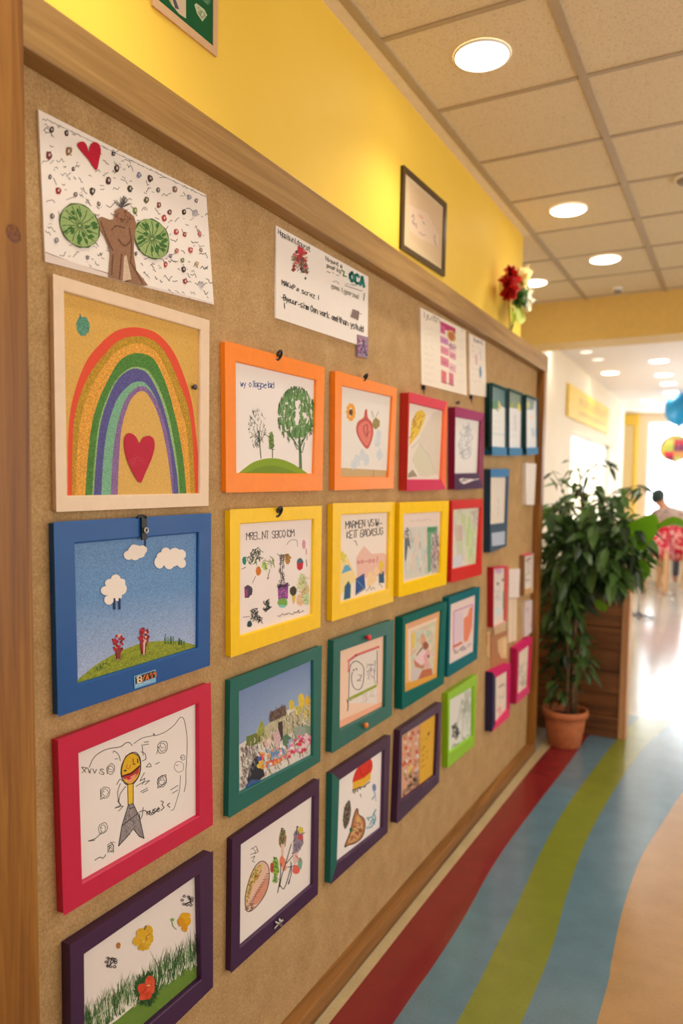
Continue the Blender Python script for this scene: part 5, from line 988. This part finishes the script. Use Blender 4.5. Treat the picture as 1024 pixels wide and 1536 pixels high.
def leaf(mb, p, d, n, L, w, droop=0.25):
    d = d.normalized(); s_ = d.cross(n); s_ = s_.normalized() if s_.length > 1e-5 else d.orthogonal().normalized(); n = s_.cross(d).normalized()
    prof = [(0.0, 0.02), (0.12, 0.32), (0.32, 0.95), (0.52, 1.0), (0.74, 0.68), (0.9, 0.26), (1.0, 0.0)]
    vs = []; fs = []
    for t_, w_ in prof:
        c = p+d*(L*t_)-Vector((0, 0, 1))*(droop*L*t_*t_); vs += [c-s_*(w*w_)+n*(w*w_*0.35), c, c+s_*(w*w_)+n*(w*w_*0.35)]
    for i in range(len(prof)-1):
        b_ = 3*i; fs += [(b_, b_+1, b_+4, b_+3), (b_+1, b_+2, b_+5, b_+4)]
    mb.add(vs, fs)
fol = MB(PC); tw = MB(PC)
zones = [((885, 812), (62, 52), 0.24, 270), ((858, 842), (46, 48), 0.20, 200), ((930, 812), (42, 44), 0.18, 120), ((880, 748), (52, 30), 0.18, 34), ((846, 900), (30, 46), 0.16, 120), ((925, 852), (32, 30), 0.16, 60), ((846, 962), (28, 50), 0.15, 110), ((872, 985), (16, 40), 0.12, 36), ((842, 1022), (20, 22), 0.12, 34), ((835, 770), (18, 30), 0.12, 18)]
for (cx, cy), (rx, ry), dy, N in zones:
    for q in range(N):
        for _ in range(20):
            u, v, w_ = rn.uniform(-1, 1), rn.uniform(-1, 1), rn.uniform(-1, 1)
            if u*u+v*v+w_*w_ < 1: break
        y = 4.24+w_*dy; p = W(cx+u*rx, cy+v*ry, 4.2); p = Vector((p.x, y, p.z))
        if y < 4.10 and p.x < 0.10: continue
        if y > 4.33 and p.z < 1.0: p.y = 4.33-rn.uniform(0, 0.1)
        out = Vector((u, w_, -v*0.5)); d = out*0.7+Vector((rn.uniform(-0.6, 0.6), rn.uniform(-0.6, 0.6), rn.uniform(-0.9, 0.25)))
        n = Vector((rn.uniform(-0.5, 0.5), rn.uniform(-0.8, 0.2), 1))
        L = rn.uniform(0.075, 0.145)*(1.0 if cy < 880 else 0.72); e = p+d.normalized()*L
        if e.y < 4.05 and e.x < 0.06: continue
        if e.y > 4.40 and e.z < 1.0: continue
        leaf(fol, p, d, n, L, L*rn.uniform(0.16, 0.24), rn.uniform(0.15, 0.5))
        if q % 7 == 0:
            st = rn.choice(stems); b_ = min(st, key=lambda s_: (s_-p).length); tw.tube([b_, (b_+p)/2+Vector((0, 0, 0.03)), p], [0.003, 0.0022, 0.0014], 5)
# sparse shoots at the top
for pts_ in (((868, 760), (862, 715), (854, 684)), ((872, 750), (884, 705), (904, 690), (916, 702)), ((858, 775), (842, 730), (828, 706)), ((890, 760), (925, 735), (958, 728), (968, 742)), ((850, 790), (835, 765), (826, 755))):
    P_ = [W(a_, b_, 4.2) for a_, b_ in pts_]; tw.tube(P_, [0.003, 0.0025, 0.002, 0.0012][:len(P_)], 5)
    for i in range(len(P_)-1):
        for q in range(6):
            p = P_[i].lerp(P_[i+1], rn.random()); d = Vector((rn.uniform(-1, 1), rn.uniform(-0.8, 0.5), rn.uniform(-0.7, 0.2))); L = rn.uniform(0.05, 0.11)
            leaf(fol, p, d, Vector((0.1, -0.4, 1)), L, L*0.15, 0.3)
fol.build('foliage', M_LEAF, plant); tw.build('twigs', M_BARK, plant, True)
def bigleaf(pts_, wid, y0, y1, up):
    P_ = [hit(a_, b_, 1, y0+(y1-y0)*i/(len(pts_)-1)) for i, (a_, b_) in enumerate(pts_)]; m = MB(PC); vs = []; fs = []
    for p, w_ in zip(P_, wid):
        u_ = Vector(up).normalized(); vs += [p-u_*w_, p-u_*w_*0.5+Vector((0, 0.006, 0)), p+Vector((0, 0.012, 0)), p+u_*w_*0.5+Vector((0, 0.006, 0)), p+u_*w_]
    for i in range(len(P_)-1):
        for j in range(4): fs.append((5*i+j, 5*i+j+1, 5*i+j+6, 5*i+j+5))
    o = m.add(vs, fs).build('large_leaf', M_BIG, plant, True); return tag(o, 'large bright green leaf')
bigleaf([(925, 802), (940, 800), (955, 798), (972, 795), (982, 792), (988, 791)], [0.02, 0.055, 0.075, 0.085, 0.06, 0.01], 4.18, 4.02, (0.15, 0, 1))
bigleaf([(984, 792), (995, 785), (1008, 781), (1018, 783), (1030, 789)], [0.012, 0.018, 0.022, 0.022, 0.015], 4.02, 3.96, (0, 0.3, 1))
bigleaf([(950, 806), (957, 815), (962, 822), (964, 828)], [0.02, 0.03, 0.022, 0.004], 4.12, 4.05, (1, 0, 0.3))
bigleaf([(958, 838), (966, 848), (969, 858), (967, 870)], [0.008, 0.022, 0.024, 0.004], 4.15, 4.1, (1, 0, 0.3))
bigleaf([(893, 900), (899, 905), (904, 912), (906, 918)], [0.01, 0.026, 0.024, 0.004], 4.08, 4.04, (1, 0, 0.4))

# ================================================================== FLOWERS ON THE LEDGE
fy = 3.62; fx = -0.035
F3 = lambda q, x=fx: hit(*cp('C4', q), 0, x)
base = F3((420, 620)); FO = Vector((fx, base.y, 2.1125))
fl = thing('flower_bunch', 'red and white artificial flower bunch standing on the ledge at the wall end', 'flowers', FO)
st = MB(FO)
for q in ((395, 300), (530, 420), (470, 560), (560, 280), (480, 240)): e = F3(q); st.tube([(fx, base.y+rn.uniform(-0.01, 0.01), 2.1125), ((fx+e.x)/2, (base.y+e.y)/2, (2.11+e.z)/2), e], 0.0025, 6)
st.build('stems', paint((84, 110, 50), 0.6), fl, True)
def petals(name, c, R_, n, mat, squash=1.0, zs=1.0):
    m = MB(FO)
    for q in range(n):
        d = Vector((rn.uniform(-0.5, 1), rn.uniform(-1, 1), rn.uniform(-1, 1)*zs)); leaf(m, Vector(c), d, Vector((1, rn.uniform(-0.6, 0.6), rn.uniform(-0.6, 0.6))), R_*rn.uniform(0.7, 1.1), R_*0.36, 0.0)
    o = m.build(name, mat, fl, True); return o
M_RED = leafmat('red_petal', (156, 14, 14), (206, 40, 30), 0.2, 0.5); M_PCH = leafmat('peach_petal', (236, 200, 130), (244, 216, 160), 0.3, 0.5); M_WHT = leafmat('cream_petal', (226, 220, 180), (240, 236, 210), 0.3, 0.5)
M_LIME = leafmat('lime_leaf', (150, 176, 50), (206, 214, 130), 0.3, 0.5); M_DGR = leafmat('dark_leaf', (54, 92, 40), (90, 126, 60), 0.2, 0.5)
for q, R_ in (((402, 185), 0.04), ((425, 255), 0.05), ((385, 290), 0.05), ((400, 350), 0.055), ((380, 400), 0.035)): tag(petals('flower_head', F3(q), R_, 34, M_RED), 'red flower head')
m = MB(FO)
for q, e in (((395, 230), (400, 130)), ((410, 230), (425, 145)), ((385, 240), (370, 165))): p0, p1 = F3(q), F3(e); leaf(m, p0, p1-p0, Vector((1, 0, 0.2)), (p1-p0).length, 0.022, 0)
tag(m.build('petal_tips', leafmat('orange_petal', (226, 100, 20), (236, 130, 30), 0.2, 0.5), fl, True), 'orange petal tips')
tag(petals('flower_head', F3((485, 235)), 0.075, 40, M_PCH), 'peach flower head'); tag(petals('flower_head', F3((520, 430)), 0.075, 60, M_WHT), 'cream flower head')
tag(petals('leaves', F3((470, 430), fx-0.01), 0.07, 26, M_DGR), 'dark green leaves'); tag(petals('leaves', F3((500, 335), fx-0.01), 0.05, 18, M_DGR), 'dark green leaves')
m = MB(FO)
for q, e, w_ in (((440, 490), (490, 700), 0.05), ((520, 490), (500, 690), 0.036), ((410, 510), (440, 690), 0.034), ((470, 490), (540, 600), 0.02), ((490, 520), (460, 640), 0.03)): p0, p1 = F3(q), F3(e, fx+0.02); p1.z = max(p1.z, 2.117); leaf(m, p0, p1-p0, Vector((1, rn.uniform(-0.3, 0.3), 0.1)), (p1-p0).length, w_, 0)
tag(m.build('leaves', M_LIME, fl, True), 'pale lime leaves')
m = MB(FO)
for q, e in (((540, 340), (570, 235)), ((545, 335), (600, 300)), ((540, 330), (545, 260))): p0, p1 = F3(q), F3(e); leaf(m, p0, p1-p0, Vector((1, 0, 0.2)), (p1-p0).length, 0.014, 0)
tag(m.build('petals', leafmat('yellow_petal', (206, 196, 20), (220, 206, 40), 0.3, 0.5), fl, True), 'yellow petals')

# ================================================================== FAR ROOM
c4 = [hit(px, py, 0, -0.585) for px, py in ((850, 586), (912, 603), (912, 641), (852, 638))]
y0_, y1_ = (c4[0].y+c4[3].y)/2, (c4[1].y+c4[2].y)/2; zt, zb = (c4[0].z+c4[1].z)/2, (c4[2].z+c4[3].z)/2
so = Vector((-0.5995, (y0_+y1_)/2, zb)); s_ = thing('wall_sign', 'yellow lettered sign on the far left wall above the bright window', 'sign', so)
MB(so).box((-0.599, y0_, zb), (-0.575, y1_, zt), bev=0.004).build('sign_board', paint((248, 208, 52), 0.5, var=0.03), s_)
a = Art((0, 0, 1), -0.5742, so); g0 = (864, 618)
def sgn(u, v): # point on the sign face, u along, v up
    return (-0.5742, y0_+(y1_-y0_)*u, zb+(zt-zb)*v)
M_LET = paint((196, 152, 50), 0.5)
for row, (v0, v1) in enumerate(((0.5, 0.78), (0.2, 0.34))):
    u = 0.22
    while u < 0.9:
        m = MB(so); w_ = rn.uniform(0.03, 0.06)*(1 if row == 0 else 0.7)
        for k in range(2):
            uu = u+w_*k*0.65; p, q, r_, t_ = sgn(uu, v0), sgn(uu+w_*0.25, v0), sgn(uu+w_*0.25, v1), sgn(uu, v1); m.add([p, q, r_, t_], [(0, 1, 2, 3)])
        vv = rn.choice((v0, (v0+v1)/2, v1-0.05)); m.add([sgn(u, vv), sgn(u+w_*0.9, vv), sgn(u+w_*0.9, vv+0.05), sgn(u, vv+0.05)], [(0, 1, 2, 3)]); u += w_*1.5; m.build('letter', M_LET, s_)
# stand
fo = hit(957, 927, 2, 0.0); fo.z = 0.0005
s_ = thing('pole_stand', 'thin chrome pole stand with flat feet on the pale floor behind the plank screen', 'stand', fo)
MB(fo).tube([fo+Vector((0, 0, 0.03)), fo+Vector((0, 0, 0.95))], 0.012, 10).build('pole', M_MET, s_, True)
MB(fo).tube([fo+Vector((-0.02, 0, 0.02)), fo+Vector((-0.10, 0.0, 0.1)), fo+Vector((-0.07, 0, 0.6)), fo+Vector((-0.03, 0, 0.9))], 0.006, 8).build('cable', paint((150, 150, 152), 0.4), s_, True)
M_DKM = paint((70, 70, 74), 0.4, 0.3)
for d in ((0.16, 0.03), (-0.22, 0.05), (0.02, -0.12)): MB(fo).tube([fo+Vector((0, 0, 0.035)), fo+Vector((d[0], d[1], 0.012))], [0.016, 0.011], 8).build('foot', M_DKM, s_, True)
MB(fo).lathe([(0, 0.07), (0.025, 0.07), (0.03, 0.02), (0, 0.0)], fo, seg=16).build('hub', M_DKM, s_, True)
# balloons
def balloon(label, c, r, mats, squash, name='balloon', tail=0.45):
    o = Vector((c.x, c.y, 0.0005)); tail = c.z-r; t = thing(name, label, 'balloon', o)
    prof = [(0.0, r)]+[(r*math.sin(q*math.pi/14), r*math.cos(q*math.pi/14)*(1 if q < 7 else squash)) for q in range(1, 14)]+[(r*0.05, -r*squash*1.02), (r*0.09, -r*squash*1.1)]
    m = MB(o).lathe(prof, c, seg=24); m.mi = [((i % 24)//3+3*(i//48)) % len(mats) for i in range(len(m.f))]; m.build('skin', mats, t, True)
    MB(o).tube([c-Vector((0, 0, r*squash*1.05)), c-Vector((0.02, 0, r+tail*0.5)), o+Vector((0, 0, 0.03))], 0.003, 6).build('string', paint((170, 166, 166), 0.6), t); MB(o).lathe([(0, 0.05), (0.02, 0.045), (0.035, 0.0), (0, 0.0)], o, seg=16).build('weight', paint((186, 178, 168), 0.5), t, True); return t
M_BALB = paint((16, 136, 190), 0.3, var=0.03)
balloon('blue balloon floating at the right edge before the far window', hit(1020, 613, 1, 10.5), 0.19, [M_BALB], 1.15)
balloon('patchwork coloured balloon below the blue balloon', hit(1012, 674, 1, 11.3), 0.20, [paint((222, 226, 110), 0.4), paint((226, 60, 90), 0.4), paint((240, 170, 90), 0.4), paint((196, 210, 90), 0.4), paint((150, 60, 110), 0.4)], 0.85, tail=0.9)
# chairs
M_FLOR, nt, b = newmat('red_floral_fabric')
vo = nt.nodes.new('ShaderNodeTexVoronoi'); vo.inputs['Scale'].default_value = 16; tc = nt.nodes.new('ShaderNodeTexCoord'); nt.links.new(tc.outputs['Object'], vo.inputs['Vector'])
nt.links.new(ramp(nt, vo.outputs['Distance'], [(0.0, (240, 206, 190)), (0.32, (236, 190, 180)), (0.42, (206, 36, 66)), (1.0, (190, 20, 52))]), b.inputs['Base Color']); b.inputs['Roughness'].default_value = 0.8
W_CH = wood('pale_chair_wood', (190, 140, 92), (212, 164, 114), (226, 182, 134), 2)
def chair(label, x, y, w_, seat, back, rot):
    o = Vector((x, y, 0.0005)); t = thing('floral_chair', label, 'chair', o, 'red floral chairs at the far window'); t.rotation_euler.z = rot
    for sx in (-1, 1):
        for sy in (-1, 1):
            top = seat-0.03 if (sy > 0 or not back) else back-0.12
            MB(o).box((x+sx*(w_/2-0.02)-0.02, y+sy*0.19-0.02, 0.0005), (x+sx*(w_/2-0.02)+0.02, y+sy*0.19+0.02, top), bev=0.004).build('leg', W_CH, t)
    MB(o).box((x-w_/2+0.02, y-0.2, seat-0.07), (x+w_/2-0.02, y+0.2, seat-0.03), bev=0.004).build('seat_frame', paint((186, 60, 40), 0.5), t)
    MB(o).box((x-w_/2, y-0.21, seat-0.03), (x+w_/2, y+0.21, seat+0.07), bev=0.025).build('seat_cushion', M_FLOR, t, True)
    if back: MB(o).box((x-w_/2, y-0.25, seat+0.03), (x+w_/2, y-0.215, back), bev=0.03).build('backrest', M_FLOR, t, True)
    return t
def at(px, py, y): return hit(px, py, 1, y)
c_ = at(1008, 800, 11.95); chair('red floral chair under the seated person', c_.x, 12.15, 0.38, 0.50, 1.0, 0.0)
c_ = at(981, 820, 11.4); chair('red floral chair without person, left of the seated one', c_.x, 11.6, 0.34, 0.58, 0.82, 0.0)
# seated person, seen from behind
nk = at(1001, 768, 12.15); pc = Vector((nk.x, 12.15, 0.0)); sc_ = 1.0
person = thing('person', 'seated person with dark cap and grey mottled shirt facing the far window', 'person', (pc.x, pc.y, 0.0005))
def skin(name, joints, edges, mat, lvl=1, root=0):
    me = bpy.data.meshes.new(name); me.from_pydata([Vector(j[:3])-Vector((0, 0, 0.0005)) for j in joints], edges, []); o = bpy.data.objects.new(name, me); COL.objects.link(o); o.parent = person
    sm_ = o.modifiers.new('skin', 'SKIN'); sm_.use_smooth_shade = True
    for i, j in enumerate(joints):
        v = me.skin_vertices[0].data[i]; v.radius = (j[3], j[4] if len(j) > 4 else j[3]); v.use_root = (i == root)
    ss = o.modifiers.new('sub', 'SUBSURF'); ss.levels = lvl; ss.render_levels = lvl; me.materials.append(mat); return o
M_SKIN = paint((196, 140, 110), 0.5, var=0.03)
J = [(0, 0, 0.68, 0.14, 0.10), (0, -0.02, 0.82, 0.135, 0.095), (0, -0.02, 1.02, 0.16, 0.10), (0, -0.01, 1.13, 0.10, 0.08), (-0.05, 0.0, 1.21, 0.05, 0.05), (-0.11, 0.01, 1.28, 0.07, 0.085), (-0.14, 0.015, 1.345, 0.075, 0.09), (-0.14, 0.015, 1.405, 0.045, 0.055)]
E_ = [(i, i+1) for i in range(7)]
for s_ in (-1, 1):
    n0 = len(J); J += [(s_*0.17, 0.0, 1.10, 0.058), (s_*0.22, 0.05, 0.85, 0.045), (s_*0.15, 0.30, 0.80, 0.034), (s_*0.13, 0.36, 0.80, 0.026), (s_*0.125, 0.40, 0.795, 0.03)]
    E_ += [(3, n0), (n0, n0+1), (n0+1, n0+2), (n0+2, n0+3), (n0+3, n0+4)]
    for k, l in enumerate((0.06, 0.07, 0.065, 0.05)):
        q = len(J); xx = s_*0.125+(k-1.5)*0.017; J += [(xx, 0.435, 0.797, 0.0095), (xx, 0.435+l*0.6, 0.79, 0.0085), (xx, 0.435+l, 0.775, 0.007)]; E_ += [(n0+4, q), (q, q+1), (q+1, q+2)]
    q = len(J); J += [(s_*0.125-s_*0.035, 0.40, 0.79, 0.010), (s_*0.125-s_*0.05, 0.425, 0.785, 0.008)]; E_ += [(n0+3, q), (q, q+1)]
    n1 = len(J); J += [(s_*0.09, 0.05, 0.67, 0.085), (s_*0.11, 0.42, 0.64, 0.06), (s_*0.11, 0.44, 0.30, 0.05), (s_*0.11, 0.45, 0.08, 0.035), (s_*0.115, 0.56, 0.035, 0.03)]
    E_ += [(0, n1), (n1, n1+1), (n1+1, n1+2), (n1+2, n1+3), (n1+3, n1+4)]
skin('body', J, E_, M_SKIN, 2)
M_SHIRT, nt, b = newmat('mottled_shirt'); nt.links.new(ramp(nt, noise(nt, 26, 4, rough=0.7), [(0.36, (120, 110, 108)), (0.5, (168, 150, 142)), (0.64, (206, 180, 168))]), b.inputs['Base Color']); b.inputs['Roughness'].default_value = 0.85
S = [(0, 0, 0.70, 0.165, 0.125), (0, -0.02, 0.82, 0.16, 0.118), (0, -0.02, 1.02, 0.185, 0.12), (0, -0.01, 1.13, 0.15, 0.12), (-0.02, 0, 1.19, 0.074, 0.074), (-0.17, 0, 1.11, 0.092), (-0.215, 0.04, 0.90, 0.066), (0.17, 0, 1.11, 0.092), (0.215, 0.04, 0.90, 0.07)]
skin('shirt', S, [(0, 1), (1, 2), (2, 3), (3, 4), (3, 5), (5, 6), (3, 7), (7, 8)], M_SHIRT, 2)
T_ = [(0, 0.0, 0.69, 0.14, 0.11)]; TE = []
for s_ in (-1, 1): n1 = len(T_); T_ += [(s_*0.09, 0.08, 0.675, 0.095), (s_*0.11, 0.42, 0.64, 0.075), (s_*0.11, 0.44, 0.30, 0.065), (s_*0.11, 0.45, 0.12, 0.055)]; TE += [(0, n1), (n1, n1+1), (n1+1, n1+2), (n1+2, n1+3)]
skin('trousers', T_, TE, paint((58, 56, 66), 0.8), 2)
po = Vector((pc.x, pc.y, 0.0005)); hc = Vector((pc.x-0.14, pc.y+0.01, 1.355))
m = MB(po); m.ball(hc+Vector((0, -0.012, 0.02)), (0.098, 0.108, 0.105), 3, rot=Matrix.Rotation(0.25, 4, 'Y')); m.ball(hc+Vector((-0.03, 0.0, -0.02)), (0.07, 0.09, 0.08), 2); m.build('cap', paint((30, 52, 52), 0.7), person, True)
for s_ in (-1, 1): MB(po).ball(hc+Vector((s_*0.078, 0.02, -0.03)), (0.012, 0.02, 0.032), 2).build('ear', M_SKIN, person, True)
# features on the far side of the head
m = MB(po); m.ball(hc+Vector((-0.0, 0.098, -0.03)), (0.014, 0.02, 0.024), 2); m.build('nose', M_SKIN, person, True)
for s_ in (-1, 1): MB(po).ball(hc+Vector((s_*0.032, 0.082, 0.0)), 0.012, 2).build('eye', paint((40, 34, 30), 0.2), person, True)
MB(po).ball(hc+Vector((0, 0.082, -0.065)), (0.024, 0.01, 0.007), 2).build('mouth', paint((170, 90, 84), 0.5), person, True)

# ================================================================== LIGHT
w = bpy.data.worlds.new('daylight'); SC.world = w; w.use_nodes = True
bg = w.node_tree.nodes['Background']; bg.inputs[0].default_value = (0.93, 0.97, 1.0, 1); bg.inputs[1].default_value = WORLD
def area(name, loc, rot, sx, sy, e, c):
    l = bpy.data.lights.new(name, 'AREA'); l.shape = 'RECTANGLE'; l.size = sx; l.size_y = sy; l.energy = e; l.color = c
    o = bpy.data.objects.new(name, l); COL.objects.link(o); o.location = loc; o.rotation_euler = rot; return o
area('window_daylight', (1.1, 12.98, 1.55), (math.radians(-90), 0, 0), 3.1, 1.9, WIN1, (0.95, 0.98, 1.0))
area('side_window_daylight', (-0.585, 9.0, 1.15), (0, math.radians(-90), 0), 1.7, 2.5, WIN2, (0.97, 0.98, 1.0))
area('corridor_fill', (2.95, 2.3, 1.5), (0, math.radians(90), 0), 2.0, 5.0, SIDE, (0.92, 0.96, 1.0))  # unseen soft fill added to brighten the board; the right wall has no window
area('rear_fill', (1.4, -2.95, 1.5), (math.radians(90), 0, 0), 2.4, 1.8, BACK, (0.95, 0.97, 1.0))  # unseen fill added behind the camera to lift the left sides of the frames

# ================================================================== CAMERA
cd = bpy.data.cameras.new('camera'); cam = bpy.data.objects.new('camera', cd); COL.objects.link(cam)
cd.sensor_width = 36.0; cd.sensor_fit = 'AUTO'; cd.lens = FPX/1536*36.0; cd.shift_y = SHY/1536; cd.clip_start = 0.02
M3 = Matrix((RGT, UPV, -FWD)).transposed(); cam.matrix_world = Matrix.Translation(CAM) @ M3.to_4x4()
cd.dof.use_dof = True; cd.dof.focus_distance = 1.5; cd.dof.aperture_fstop = 2.5
SC.camera = cam
SC.view_settings.view_transform = 'Standard'; SC.view_settings.look = 'None'; SC.view_settings.gamma = 1.0
SC.view_settings.exposure = EXPO; SC.view_settings.use_curve_mapping = False
SC.cycles.use_denoising = True
SC.cycles.max_bounces = 10; SC.cycles.diffuse_bounces = 6; SC.cycles.sample_clamp_indirect = 6.0
